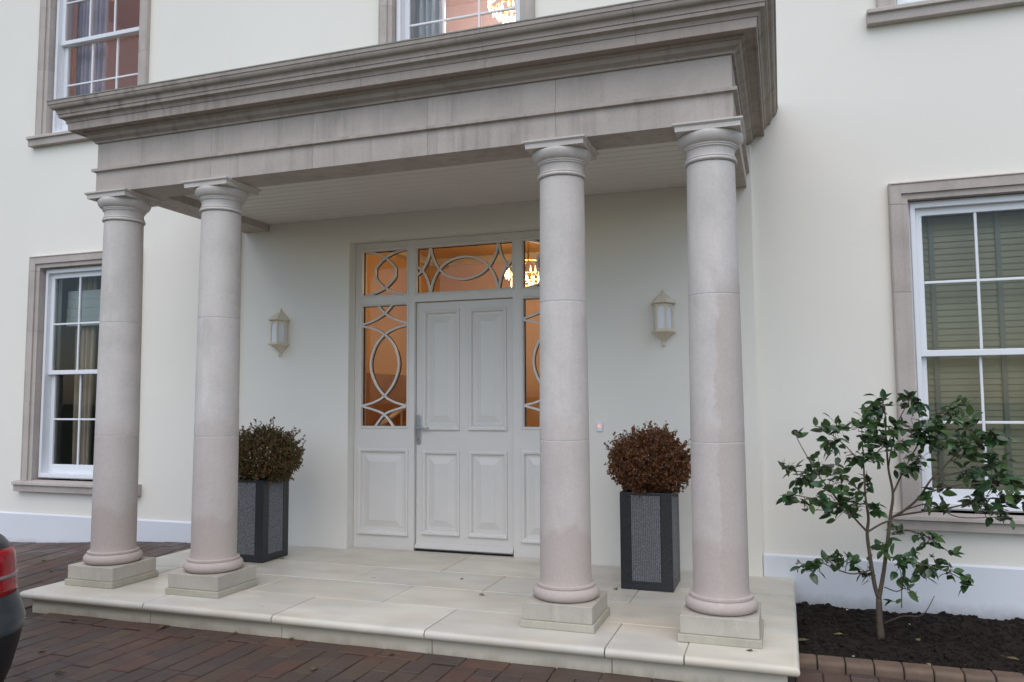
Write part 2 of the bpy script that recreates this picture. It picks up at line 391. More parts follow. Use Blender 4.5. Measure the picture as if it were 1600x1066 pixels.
def spline(pts, n=10):
    P = [Vector(p) for p in pts]; out = []
    for i in range(len(P)-1):
        a = P[max(i-1, 0)]; b = P[i]; c = P[i+1]; d = P[min(i+2, len(P)-1)]
        for k in range(n):
            t = k/n
            out.append(.5*((2*b)+(c-a)*t+(2*a-5*b+4*c-d)*t*t+(3*b-a-3*c+d)*t**3))
    return out+[P[-1]]
sm = lambda t: max(0, min(1, t))**2*(3-2*max(0, min(1, t)))

# ------------------------------------------------------------------ ground
GZ = -.13
def gz(x, y):
    ramp_up = sm((x+4.9)/2.5)*sm((y+1.75)/1.75) if x < -1.5 else 0
    right = -.014*sm((x-1.5)/1.5)
    return GZ+.105*ramp_up+right
def build_ground():
    n = 24; v = []; f = []
    xs = [-400, -120, -50, -25, -14, 14, 25, 50, 120, 400]; ys = [-400, -120, -50, -25, -13, 12, 25, 50, 120, 400]
    for y in ys:
        for x in xs: v.append((x, y, -.42))
    k = len(xs)
    for j in range(len(ys)-1):
        for i in range(k-1): f.append((j*k+i, j*k+i+1, (j+1)*k+i+1, (j+1)*k+i))
    tag(mesh('ground', v, f, 'grass', origin=(0, 0, -.42)), 'open green lawn around the house and drive', None, None, 'structure')
    # drive: bedding sheet that follows the paving
    xs = np.arange(-9, 8.01, .25); ys = np.arange(-11, .26, .25); v = []; f = []; k = len(xs)
    for y in ys:
        for x in xs: v.append((x, y, gz(x, y)-.012))
    for j in range(len(ys)-1):
        for i in range(k-1):
            cx, cy = xs[i]+.125, ys[j]+.125
            if cy > -1.5 and 2.3 < cx: continue
            f.append((j*k+i, j*k+i+1, (j+1)*k+i+1, (j+1)*k+i))
    d = mesh('driveway', v, f, 'sand', origin=(0, 0, GZ), smooth=True)
    tag(d, 'brown and red block paved drive in front of the porch', None, None, 'structure')
    return d
drive = build_ground()

def paver_mesh(w, l, h, seed):
    rr = random.Random(seed); c = .004; v = []
    j = lambda: rr.uniform(-.0015, .0015)
    for a, b, z in ((0, 0, -h), (0, 0, -c), (c*1.3, c*1.3, 0)):
        for sx, sy in ((-1, -1), (1, -1), (1, 1), (-1, 1)): v.append((sx*(w/2-a)+j(), sy*(l/2-b)+j(), z+j()*.6))
    f = [(8, 9, 10, 11)]
    for k in range(2):
        for i in range(4): f.append((k*4+i, k*4+(i+1) % 4, (k+1)*4+(i+1) % 4, (k+1)*4+i))
    return v, f
def build_paving():
    LW, LL = .125, .24; spots = []
    x = -6.6
    while x < 2.5:                                   # border course along the riser
        if x > -2.25: spots.append((x+LL/2, -1.913, 1, 1.0))
        x += LL
    nx = 0; x = -6.8
    while x < 7:
        off = random.choice((0, .12, .06, .17)) if nx % 2 else random.choice((0.02, .1, .2)); y = -8.2+off; nx += 1
        cx = x+LW/2
        lim = -.035 if cx < -2.31 else (-1.978 if cx < 2.46 else -1.455)
        while y < lim-.03:
            l = min(LL, lim-y); spots.append((cx, y+l/2, 0, l/LL)); y += LL
        x += LW
    vis = []; rest = []
    for s in spots:
        q = proj((s[0], s[1], gz(s[0], s[1])))
        inside = q and -30 < q[0] < 1630 and q[1] < 1090
        hid = s[0] < 0.4 and s[1] < -3.6
        (vis if inside and not hid else rest).append(s)
    vis.sort(key=lambda s: (Vector((s[0], s[1], 0))-CAM).length); rest += vis[300:]; vis = vis[:300]
    variants = []
    for k in range(6):
        v, f = paver_mesh(LW-.004, LL-.004, .05, k); me = bpy.data.meshes.new('block_paver'); me.from_pydata(v, [], f); me.materials.append(MT['brick']); variants.append(me)
    def frame(s):
        x, y, r, k = s; z = gz(x, y); e = .05
        return x, y, z+random.uniform(-.0022, .0022), math.atan((gz(x, y+e)-gz(x, y-e))/(2*e)), -math.atan((gz(x+e, y)-gz(x-e, y))/(2*e)), r, k
    for s in vis:
        x, y, z, rx, ry, r, k = frame(s)
        o = bpy.data.objects.new('paving_block', random.choice(variants)); put(o, drive)
        tl = Matrix.Rotation(rx+random.uniform(-.003, .003), 4, 'X') @ Matrix.Rotation(ry+random.uniform(-.003, .003), 4, 'Y')
        o.matrix_local = Matrix.Translation((x, y, z-GZ)) @ tl @ Matrix.Rotation((math.pi/2 if r else 0)+random.uniform(-.008, .008)+(math.pi if random.random() < .5 else 0), 4, 'Z') @ Matrix.Diagonal((1, k, 1, 1))
    mb = MB()
    for s in rest:
        x, y, z, rx, ry, r, k = frame(s)
        v, f = paver_mesh(LW-.004, LL-.004, .03, 3)
        m = Matrix.Translation((x, y, z)) @ Matrix.Rotation(rx, 4, 'X') @ Matrix.Rotation(ry, 4, 'Y') @ Matrix.Rotation(math.pi/2 if r else 0, 4, 'Z') @ Matrix.Diagonal((1, k, 1, 1))
        mb.add([m @ Vector(a) for a in v], f)
    tag(mb.build('paving_field', 'brick_i', drive), None, None, None, 'stuff')
build_paving()

# ------------------------------------------------------------------ house
house = thing('house', (0, 0, GZ), 'large white rendered house with stone framed sash windows', 'house')
GX = dict(L=-3.862, R=3.825); UX = dict(L=-3.858, C=-.02, R=3.80)
LOW = (.46, 2.640); UPP = (3.85, 5.86)
HW = .685
openings = [(GX[k]-HW+.06, GX[k]+HW-.06, LOW[0]-.05, LOW[1]-.06) for k in GX]
openings += [(UX[k]-HW+.06, UX[k]+HW-.06, UPP[0]-.05, UPP[1]-.06) for k in UX]
DX = .985
openings.append((-DX, DX, -.02, 2.545))
v, f = holes(-7, 7, -.5, 6.5, openings, 0, .30)
front = mesh('front_wall', v, f, 'wall', house)
mb = MB().box(-7, -6.7, .301, 9, -.5, 6.5).box(6.7, 7, .301, 9, -.5, 6.5).box(-6.699, 6.699, 8.7, 9, -.5, 6.5)
mb.build('side_wall', 'wall', house)
BOX('eaves', -7.4, 7.4, -.4, 9.4, 6.501, 6.75, 'white', house)
mesh('roof', [(-7.45, -.45, 6.752), (7.45, -.45, 6.752), (7.45, 9.45, 6.752), (-7.45, 9.45, 6.752), (-3.5, 4.5, 9.4), (3.5, 4.5, 9.4)],
     [(0, 1, 5, 4), (1, 2, 5), (2, 3, 4, 5), (3, 0, 4), (3, 2, 1, 0)], 'slate', house)
# projecting base band and the two flat pilasters behind the portico
for x0, x1 in ((-7.01, -2.275), (2.272, 7.01)):
    mesh('base_band', [(x0, -.018, -.5), (x1, -.018, -.5), (x1, -.018, .138), (x0, -.018, .138), (x0, .002, -.5), (x1, .002, -.5), (x1, .002, .152), (x0, .002, .152)],
         [(0, 1, 2, 3), (3, 2, 6, 7), (0, 3, 7, 4), (1, 5, 6, 2), (4, 7, 6, 5)], 'band', house)
for x0, x1 in ((-2.27, -2.09), (2.02, 2.267)):
    BOX('pilaster', x0, x1, -.05, .01, -.02, 3.0, 'wall', house, bevel=.006)
BOX('movement_joint', *(lambda x: (x-.004, x+.004))(px(361, 60, 1, 0).x), -.0015, .002, 3.3, 6.5, 'wall', house, bevel=0)

def sash(win, name, x0, x1, z0, z1, y, cols, rows, bot=.06, top=.045, stile=.045):
    gx0, gx1, g0, g1 = x0+stile, x1-stile, z0+bot, z1-top
    v, f = holes(x0, x1, z0, z1, [(gx0, gx1, g0, g1)], y, y+.04)
    mesh(name, v, f, 'white', win, bevel=.004)
    cw = (gx1-gx0)/cols; rh = (g1-g0)/rows; b = .009
    for i in range(1, cols): BOX('glazing_bar', gx0+cw*i-b, gx0+cw*i+b, y+.004, y+.03, g0, g1, 'white', win, bevel=.004)
    for j in range(1, rows):
        for i in range(cols):
            BOX('glazing_bar', gx0+cw*i+(b if i else 0), gx0+cw*(i+1)-(b if i < cols-1 else 0), y+.0045, y+.0295, g0+rh*j-b, g0+rh*j+b, 'white', win, bevel=.004)
    for i in range(cols):
        for j in range(rows):
            ax0 = gx0+cw*i; az0 = g0+rh*j; ty = random.uniform(-.0012, .0012); tz = random.uniform(-.0012, .0012)
            Y = y+.018
            mesh('pane', [(ax0, Y+ty, az0), (ax0+cw, Y-ty, az0), (ax0+cw, Y-ty+tz, az0+rh), (ax0, Y+ty+tz, az0+rh)], [(0, 1, 2, 3)], 'glass', win, recalc=False)
def window(cx, z0, z1, label, mid):
    sw = .115; x0, x1 = cx-HW, cx+HW
    ix0, ix1, iz1 = x0+sw, x1-sw, z1-sw
    # fixed box frame (the window part itself)
    v, f = holes(ix0+.003, ix1-.003, z0+.02, iz1-.003, [(ix0+.05, ix1-.05, z0+.065, iz1-.05)], .05, .20)
    v2, f2 = holes(ix0+.02, ix1-.02, z0+.03, iz1-.018, [(ix0+.05, ix1-.05, z0+.065, iz1-.05)], .035, .0501)
    win = MB().add(v, f).add(v2, f2).build('window', 'white', house, bevel=.003)
    win['label'] = label
    # stone surround: two fascias, in blocks
    def jamb(s, a, b):
        xo = x0 if s < 0 else x1; d = 1 if s < 0 else -1
        prof = [(0, .0), (0, -.042), (.008, -.050), (.016, -.042), (.075, -.040), (.0755, -.022), (sw, -.020), (sw, .16), (0, .01)]
        vs = []; n = len(prof)
        for z in (a+.001, b-.001):
            for p, y in prof: vs.append((xo+d*p, y, z))
        fs = [tuple(range(n)), tuple(range(n, 2*n))]+[(i, (i+1) % n, n+(i+1) % n, n+i) for i in range(n)]
        mesh('surround_stone', vs, fs, 'surround', win)
    h = z1-sw-z0; cuts = [z0, z0+h*.36, z0+h*.70, z1-sw-.030]
    for s in (-1, 1):
        for a, b in zip(cuts, cuts[1:]): jamb(s, a, b)
    prof = [(0, .0), (0, -.042), (.008, -.050), (.016, -.042), (.075, -.040), (.0755, -.022), (sw, -.020), (sw, .16), (0, .01)]
    n = len(prof); zl = z1-sw-.028
    vs = [(x0+p, y, zl) for p, y in prof]+[(x0+p, y, z1-p) for p, y in prof]+[(x1-p, y, z1-p) for p, y in prof]+[(x1-p, y, zl) for p, y in prof]
    fs = [tuple(range(n)), tuple(range(3*n, 4*n))]
    for q in range(3): fs += [(q*n+i, q*n+(i+1) % n, (q+1)*n+(i+1) % n, (q+1)*n+i) for i in range(n)]
    mesh('surround_head', vs, fs, 'surround', win)
    # sill in two courses
    sp = [(-.085, z0-.012), (-.088, z0-.035), (-.066, z0-.040), (-.062, z0-.10), (.02, z0-.10), (.03, z0+.006), (-.08, z0-.004)]
    n = len(sp); vs = [(x0-.065, y, z) for y, z in sp]+[(x1+.065, y, z) for y, z in sp]
    mesh('sill', vs, [tuple(range(n)), tuple(range(n, 2*n))]+[(i, (i+1) % n, n+(i+1) % n, n+i) for i in range(n)], 'surround', win, bevel=.003)
    sx0, sx1 = ix0+.048, ix1-.048
    sash(win, 'upper_sash', sx0, sx1, mid-.02, iz1-.048, .075, 3, 2, .042, .05)
    sash(win, 'lower_sash', sx0, sx1, z0+.064, mid+.022, .119, 3, 2, .085, .042)
    return win
window(GX['L'], *LOW, 'ground floor sash window behind the columns with curtains inside', 1.50)
window(GX['R'], *LOW, 'ground floor sash window behind the leafy shrub with closed olive blind', 1.50)
window(UX['L'], *UPP, 'upper sash window at far left with grey curtain and pink room', 4.83)
window(UX['C'], *UPP, 'upper sash window just above the portico with lit chandelier inside', 4.83)
window(UX['R'], *UPP, 'upper sash window at top right, only its sill in view', 4.83)

# ---- entrance screen: frame, side lights, fanlights, door
YD = .10
gl = dict(sl=(-.925, -.493), c=(-.425, .440), sr=(.520, .945))
hl = [(-.925, -.493, 2.09, 2.475), (-.418, .432, 2.09, 2.475), (.510, .942, 2.09, 2.475),
      (-.925, -.493, .135, .80), (.510, .942, .135, .80), (-.925, -.493, .992, 2.010), (.510, .942, .992, 2.010), (-.427, .427, -.03, 2.020)]
v, f = holes(-DX+.002, DX-.002, -.01, 2.543, hl, YD, YD+.09)
screen = mesh('entrance_screen', v, f, 'door', house, bevel=.004)
screen['label'] = 'painted timber door frame with sidelights and fanlights'
for a in hl[:3]+hl[5:7]:
    vv, ff = rectprof(*a, YD, [(-.014, .0), (-.012, .008), (-.004, .010), (.006, .0), (.008, -.03)], False)
    mesh('glazing_bead', vv, ff, 'door', screen)
    mesh('pane', [(a[0], YD+.034, a[2]), (a[1], YD+.034, a[2]), (a[1], YD+.034, a[3]), (a[0], YD+.034, a[3])], [(0, 1, 2, 3)], 'glass', screen, recalc=False)
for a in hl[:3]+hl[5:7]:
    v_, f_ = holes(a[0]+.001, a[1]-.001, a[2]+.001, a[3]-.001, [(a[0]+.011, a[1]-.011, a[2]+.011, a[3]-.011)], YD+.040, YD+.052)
    mesh('shadow_line', v_, f_, 'shadow_strip', screen)  # added dark ring behind each pane, drawing the shadow at its edge
PANEL = [(-.016, .0), (-.014, .012), (-.004, .016), (.008, .012), (.014, .002), (.018, -.012), (.040, -.012), (.046, -.010), (.088, .004), (.092, .007)]
for a in hl[3:5]:
    vv, ff = rectprof(*a, YD, PANEL); mesh('raised_panel', vv, ff, 'door', screen)
    BOX('panel_mould', a[0]-.02, a[1]+.02, YD-.024, YD-.0005, a[2]-.022, a[2]-.004, 'door', screen, bevel=.005)
def ribbon(name, pts, a, n=12, w=.0085, d=.022, y0=None, mat='door'):
    """glazing tracery bar; pts are (u, v) in the pane, v from the top"""
    P = [Vector((a[0]+(a[1]-a[0])*u, 0, a[3]-(a[3]-a[2])*vv)) for u, vv in pts]
    P = spline(P, n); vs = []; fs = []
    for i, p in enumerate(P):
        t = (P[min(i+1, len(P)-1)]-P[max(i-1, 0)]).normalized(); nn = Vector((-t.z, 0, t.x))
        ya, y1 = (YD+.008, YD+.008+d) if y0 is None else (y0, y0+d)
        for s, y in ((-1, ya+.004), (-.45, ya), (.45, ya), (1, ya+.004), (1, y1), (-1, y1)): q = p+nn*w*s; vs.append((q.x, y, q.z))
    k = 6
    for i in range(len(P)-1):
        for j in range(k): fs.append((i*k+j, i*k+(j+1) % k, (i+1)*k+(j+1) % k, (i+1)*k+j))
    fs += [tuple(range(k)), tuple((len(P)-1)*k+j for j in range(k))]
    mesh(name, vs, fs, mat, screen, auto=40)
    if y0 is None: ribbon('shadow_line', pts, a, n, .008, .012, YD+.040, 'shadow_strip')  # dark copy behind the glass, drawing the shadow edge of the bar
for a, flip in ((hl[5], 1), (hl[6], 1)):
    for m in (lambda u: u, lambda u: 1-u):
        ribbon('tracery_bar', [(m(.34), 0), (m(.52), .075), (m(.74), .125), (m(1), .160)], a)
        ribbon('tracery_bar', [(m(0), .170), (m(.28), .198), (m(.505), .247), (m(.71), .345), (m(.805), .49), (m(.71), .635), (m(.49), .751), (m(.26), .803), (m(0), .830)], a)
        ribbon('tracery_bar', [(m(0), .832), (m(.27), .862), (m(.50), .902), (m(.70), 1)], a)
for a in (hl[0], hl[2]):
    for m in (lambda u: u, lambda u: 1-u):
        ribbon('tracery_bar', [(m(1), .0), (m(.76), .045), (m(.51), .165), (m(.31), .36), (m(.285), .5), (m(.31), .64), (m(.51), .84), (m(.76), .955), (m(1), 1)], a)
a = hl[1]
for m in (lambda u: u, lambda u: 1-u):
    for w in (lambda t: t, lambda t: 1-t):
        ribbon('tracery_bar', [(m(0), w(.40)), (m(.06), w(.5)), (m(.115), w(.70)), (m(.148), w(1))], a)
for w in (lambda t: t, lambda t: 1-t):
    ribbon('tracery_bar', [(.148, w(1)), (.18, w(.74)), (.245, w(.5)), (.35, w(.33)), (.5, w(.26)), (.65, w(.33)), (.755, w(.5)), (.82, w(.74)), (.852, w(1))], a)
# door leaf
dp = [(-.350, -.053, .150, .787), (.056, .352, .150, .787), (-.350, -.053, .990, 1.935), (.056, .352, .990, 1.935)]
v, f = holes(-.4235, .4235, .006, 2.016, dp, YD+.035, YD+.08)
door = mesh('front_door', v, f, 'door', house, bevel=.003)
door['label'] = 'pale grey panelled front door with steel lever handle'
for a in dp:
    vv, ff = rectprof(*a, YD+.035, PANEL); mesh('raised_panel', vv, ff, 'door', door)
    BOX('panel_mould', a[0]-.018, a[1]+.018, YD+.011, YD+.0345, a[2]-.022, a[2]-.004, 'door', door, bevel=.005)
MB().add([(-.42, YD+.034, .022), (.42, YD+.034, .022), (.42, YD-.005, .022), (-.42, YD-.005, .022), (-.42, YD-.006, .034), (.42, YD-.006, .034), (.42, YD+.034, .066), (-.42, YD+.034, .066)],
         [(0, 1, 2, 3), (3, 2, 5, 4), (4, 5, 6, 7), (0, 3, 4, 7), (1, 6, 5, 2)]).build('weather_bar', 'door', door, bevel=.002)
hp = MB(); n = 20
pts = [(-.397+.019*math.cos(t), .867+.019*math.sin(t)) for t in [math.pi+math.pi*i/n for i in range(n+1)]]+[(-.397+.019*math.cos(t), 1.078+.019*math.sin(t)) for t in [math.pi*i/n for i in range(n+1)]]
k = len(pts); hp.add([(x, YD+.034, z) for x, z in pts]+[(x, YD+.024, z) for x, z in pts], [tuple(range(k)), tuple(range(k, 2*k))]+[(i, (i+1) % k, k+(i+1) % k, k+i) for i in range(k)])
hpo = hp.build('handle_plate', 'steel', door, bevel=.003)
MB().tube([(-.397, YD+.03, .985), (-.397, YD-.01, .985), (-.385, YD-.022, .985), (-.33, YD-.022, .987), (-.29, YD-.018, .985)], [.010, .010, .010, .009, .007], 12).build('handle', 'steel', door, smooth=True)
MB().tube([(-.397, YD+.028, .893), (-.397, YD+.019, .893)], .008, 14).build('lock_cylinder', 'brass', door)
BOX('threshold', -.424, .424, YD+.012, YD+.085, -.012, .0055, 'dark', house, bevel=0)

# ---- rooms behind the windows
rooms = MB()
def room(name, mat, boxes, label):
    mb = MB()
    for b in boxes: mb.box(*b)
    return tag(mb.build(name, mat), label, None, None, 'structure')
room('hall_wall', 'hall', [(-1.80, -1.7, .302, 3.2, 1.50, 2.95), (1.7, 1.8, .302, 3.2, 0, 2.95), (-1.699, 1.699, 3.1, 3.2, 0, 2.95)], 'warm orange plaster walls of the entrance hall')
room('hall_panelling', 'wood', [(-1.80, -1.68, .303, 3.099, 0.0, 1.499), (-.1, 1.2, 3.05, 3.099, 0, 2.1)], 'brown wood panelling of the entrance hall')
room('hall_floor', 'floor', [(-6.69, 6.69, .301, 8.69, -.14, -.013)], 'timber floor inside the house')
room('upper_floor', 'hall', [(-6.69, 6.69, .302, 8.69, 2.951, 3.10)], 'ceiling over the entrance hall')
room('left_room_wall', 'dim', [(-6.6, -1.801, 3.6, 3.7, 0, 2.95)], 'dim back wall of the front left room')
room('right_room_wall', 'dim', [(1.801, 6.6, 3.6, 3.7, 0, 2.95)], 'dim back wall of the front right room')
room('upper_room_wall', 'pink', [(-6.6, 1.7, 2.6, 2.7, 3.101, 5.9), (1.71, 1.8, .302, 2.7, 3.101, 5.9), (-5.4, -5.3, .302, 2.599, 3.101, 5.9)], 'pink back wall of the upper rooms')
room('upper_ceiling', 'pink', [(-6.69, 6.69, .302, 8.69, 5.901, 6.0)], 'pink lit ceiling of the upper rooms')

room('hall_cornice', 'white', [(-1.699, 1.699, 3.02, 3.0995, 2.86, 2.949), (-1.699, -1.62, .302, 3.019, 2.86, 2.949), (1.62, 1.699, .302, 3.019, 2.86, 2.949)], 'white ceiling cornice of the entrance hall')
t = thing('stair_rail', (-1.3, 2.2, 0), 'white sloping stair rail inside the hall, seen through the left sidelight', 'handrail')
MB().tube([(-1.62, .75, .62), (-1.22, 2.9, 1.62)], .028, 10).build('rail', 'white', t, smooth=True)
for k in range(7):
    f_ = k/6; MB().tube([(-1.6+.36*f_, .85+1.95*f_, 0), (-1.6+.36*f_, .85+1.95*f_, .655+.9*f_)], .012, 8).build('baluster', 'white', t)
t = thing('wall_mirror', (-.9, 3.05, 1.2), 'white framed mirror on the hall back wall', 'mirror')
v, f = holes(-1.25, -.55, 1.25, 2.35, [(-1.17, -.63, 1.33, 2.27)], 3.05, 3.098); mesh('frame', v, f, 'white', t, bevel=.01)
BOX('glass', -1.17, -.63, 3.07, 3.09, 1.33, 2.27, 'steel', t, bevel=0)
def chandelier(loc, w, h, top, label, watts, tint=(1, .62, .29)):
    x, y, z = loc
    t = thing('chandelier', (x, y, z-h/2), label, 'chandelier', 'lit crystal chandeliers')
    MB().tube([(x, y, z+h*.3), (x, y, top)], .008, 8).build('chain', 'brass', t)
    rings = MB()
    for r, zz in ((w*.5, z+h*.1), (w*.36, z-h*.12), (w*.2, z-h*.3)):
        rings.tube([(x+r*math.cos(a), y+r*math.sin(a), zz) for a in [2*math.pi*i/24 for i in range(25)]], .007, 6, False)
    for i in range(6):
        a = math.pi*i/3; rings.tube([(x, y, z+h*.35), (x+w*.3*math.cos(a), y+w*.3*math.sin(a), z+h*.28), (x+w*.5*math.cos(a), y+w*.5*math.sin(a), z+h*.1)], .006, 6)
    rings.build('frame', 'brass', t)
    cr = MB(); rr = random.Random(int(z*100))
    for r, zz, n, ln in ((w*.5, z+h*.1, 26, .11), (w*.36, z-h*.12, 20, .10), (w*.2, z-h*.3, 12, .09)):
        for i in range(n):
            a = 2*math.pi*i/n+rr.uniform(-.05, .05); px_, py_ = x+r*math.cos(a), y+r*math.sin(a); s = .008; L = ln*rr.uniform(.6, 1.1)
            cr.add([(px_, py_, zz), (px_-s, py_-s, zz-L*.7), (px_+s, py_-s, zz-L*.7), (px_+s, py_+s, zz-L*.7), (px_-s, py_+s, zz-L*.7), (px_, py_, zz-L)],
                   [(0, 1, 2), (0, 2, 3), (0, 3, 4), (0, 4, 1), (5, 2, 1), (5, 3, 2), (5, 4, 3), (5, 1, 4)])
    tag(cr.build('crystal_drops', 'crystal', t), None, None, None, 'stuff')
    l = bpy.data.lights.new('chandelier_light', 'POINT'); l.energy = watts; l.color = tint; l.shadow_soft_size = .12
    o = bpy.data.objects.new('chandelier_light', l); C.objects.link(o); o.parent = t; o.location = (0, 0, h*.42)
chandelier((.02, 1.8, 2.50), .48, .40, 2.95, 'lit crystal chandelier in the hall, seen through the fanlight', 17)
chandelier((.05, 1.3, 5.08), .5, .42, 5.9, 'lit crystal chandelier upstairs, seen through window above the portico', 55, (1, .88, .84))

def curtain(x0, x1, y, z0, z1, mat, label, folds, amp=.03, seed=0):
    n = folds*8; v = []; f = []; rr = random.Random(seed); ph = [rr.uniform(.7, 1.3) for _ in range(folds+2)]
    for j in range(9):
        z = z0+(z1-z0)*j/8
        for i in range(n+1):
            t = i/n; v.append((x0+(x1-x0)*t+.01*math.sin(j*.7+i*.3), y+amp*ph[int(t*folds)]*math.sin(t*folds*2*math.pi)*(1.1-.3*j/8), z))
    for j in range(8):
        for i in range(n): f.append((j*(n+1)+i, j*(n+1)+i+1, (j+1)*(n+1)+i+1, (j+1)*(n+1)+i))
    o = mesh('curtain', v, f, mat, smooth=True); s = o.modifiers.new('cloth', 'SOLIDIFY'); s.thickness = .004
    return tag(o, label, 'curtain')
curtain(-4.42, -4.02, .30, 3.12, 5.84, 'curtain_l', 'lilac grey curtain in the upper left window', 7, .03, 1)
curtain(-.58, -.27, .30, 3.12, 5.84, 'curtain_b', 'blue grey curtain in the window above the portico', 5, .035, 2)
curtain(-4.36, -4.10, .36, .02, 2.6, 'curtain_c', 'beige curtain inside ground floor window at far left', 4, .035, 3)
curtain(-4.02, -3.86, .46, .02, 2.6, 'curtain_g', 'sage curtain beside the beige one in the left ground window', 5, .035, 4)
o = MB()
for k in range(4): o.box(-4.38, -3.34, .255+.004*k, .275+.004*k, 1.97+.09*k, 2.06+.09*k)
tag(o.build('roman_blind', 'roman', bevel=.006), 'pale folded roman blind at the top of the left ground window', 'blind')
t = thing('venetian_blind', (GX['R'], .25, .5), 'closed olive venetian blind inside the right ground floor window', 'blind')
z = .55; k = 0
while z < 2.46:
    mesh('slat', [(GX['R']-.54, .242, z-.021), (GX['R']+.54, .242, z-.021), (GX['R']+.54, .2495, z+.002), (GX['R']-.54, .2495, z+.002), (GX['R']+.54, .254, z+.026), (GX['R']-.54, .254, z+.026)],
         [(0, 1, 2, 3), (3, 2, 4, 5)], 'slat', t); z += .0425
for xx in (-.40, 0, .40): BOX('ladder_tape', GX['R']+xx-.015, GX['R']+xx+.015, .228, .2295, .53, 2.48, 'tape', t, bevel=0)
BOX('head_rail', GX['R']-.545, GX['R']+.545, .232, .27, 2.465, 2.51, 'wood', t)
# small ornament standing in the upper left window
t = thing('ornament', (-3.33, .24, 3.90), 'small white twig ornament on the upper left window ledge', 'ornament')
BOX('ledge', -4.45, -3.28, .205, .33, 3.86, 3.899, 'white', house)
MB().lathe([(.03, 0), (.035, .03), (.022, .08), (.018, .10)], 16, (-3.42, .26, 3.90)).build('vase', 'vase', t, smooth=True)
mb = MB(); rr = random.Random(4)
for i in range(9):
    a = rr.uniform(0, 6.28); mb.tube([(-3.42, .26, 3.99), (-3.42+.03*math.cos(a), .26+.02*math.sin(a), 4.08), (-3.42+.085*math.cos(a), .26+.03*math.sin(a), 4.12+rr.uniform(0, .1))], [.004, .003, .005], 5)
mb.build('twigs', 'vase', t)

# ------------------------------------------------------------------ porch platform
porch = thing('porch_platform', (.115, -.93, GZ), 'raised cream stone porch step with rounded nosing', 'porch')
XL, XR, YF = -2.245, 2.468, -1.905
BOX('porch_core', XL+.075, XR-.075, YF+.08, .09, -.3, -.0525, 'riser', porch, bevel=0)
def slab(x0, x1, y0, y1, nose_front=False, nose_left=False, nose_right=False):
    g = .0035; T = .05; x0 += 0 if nose_left else g; x1 -= 0 if nose_right else g; y0 += 0 if nose_front else g; y1 -= g
    # rounded nosing via concentric outlines
    lev = [(0, 0.0)] if not (nose_front or nose_left or nose_right) else None
    arc = [(.5-.5*math.cos(a), .5+.5*math.sin(a)) for a in [math.pi*(-.5+i/10) for i in range(11)]]
    v = []; f = []
    rings = []
    if lev: rings = [(0, -T), (0, -.003), (.003, 0)]
    else: rings = [(T/2*(1-math.cos(t)), -T/2+T/2*math.sin(t)) for t in [math.pi*(-.5+i/12) for i in range(13)]]
    dz = random.uniform(-.0012, .0012)
    for ins, z in rings:
        e = min(ins, .003)
        xa = x0+(ins if nose_left else min(ins, .003)*(1 if lev else .0)); xb = x1-(ins if nose_right else min(ins, .003)*(1 if lev else .0))
        ya = y0+(ins if nose_front else (min(ins, .003) if lev else 0)); yb = y1-(min(ins, .003) if lev else 0)
        v += [(xa, ya, z+dz), (xb, ya, z+dz), (xb, yb, z+dz), (xa, yb, z+dz)]
    n = len(rings)
    for i in range(n-1):
        for k in range(4): f.append((i*4+k, i*4+(k+1) % 4, (i+1)*4+(k+1) % 4, (i+1)*4+k))
    f += [(0, 3, 2, 1), ((n-1)*4, (n-1)*4+1, (n-1)*4+2, (n-1)*4+3)]
    mesh('porch_slab', v, f, 'slab', porch, auto=35)
rows = [(YF, -1.445, [-1.248, -.335, .612, 1.575, 1.955]), (-1.445, -1.0, [-1.78, -.83, .113, 1.05, 1.97]), (-1.0, -.55, [-1.32, -.38, .592, 1.53]), (-.55, .098, [-1.78, -.84, .10, 1.04, 1.96])]
for i, (y0, y1, js) in enumerate(rows):
    xs = [XL]+js+[XR]
    for k, (a, b) in enumerate(zip(xs, xs[1:])):
        if i == 3 and False: continue
        if i == 3:
            # back row stops at the wall except in the door recess
            for (p, q_, yb) in ((max(a, XL), min(b, -DX), 0.0), (max(a, -DX), min(b, DX), .098), (max(a, DX), min(b, XR), 0.0)):
                if q_-p > .02: slab(p-(.0025 if p == -DX or p == DX else 0), q_+(.0025 if q_ == -DX or q_ == DX else 0), y0, yb, False, k == 0 and p == a, k == len(xs)-2 and q_ == b)
        else: slab(a, b, y0, y1, i == 0, k == 0, k == len(xs)-2)
BOX('joint_bed', XL+.03, XR-.03, YF+.03, -.001, -.0515, -.0035, 'joint', porch, bevel=0)
rx = [XL+.055, -1.235, -.30, .635, 1.60, XR-.055]
for a, b in zip(rx, rx[1:]): BOX('riser_stone', a+.0015, b-.0015, YF+.052, YF+.079, -.3, -.0505, 'riser', porch, bevel=.003)
ry = [YF+.08, -1.2, -.6, -.02]
for x0, x1 in ((XL+.055, XL+.074), (XR-.074, XR-.055)):
    for a, b in zip(ry, ry[1:]): BOX('riser_stone', x0, x1, a+.0015, b-.0015, -.3, -.0505, 'riser', porch, bevel=.002)

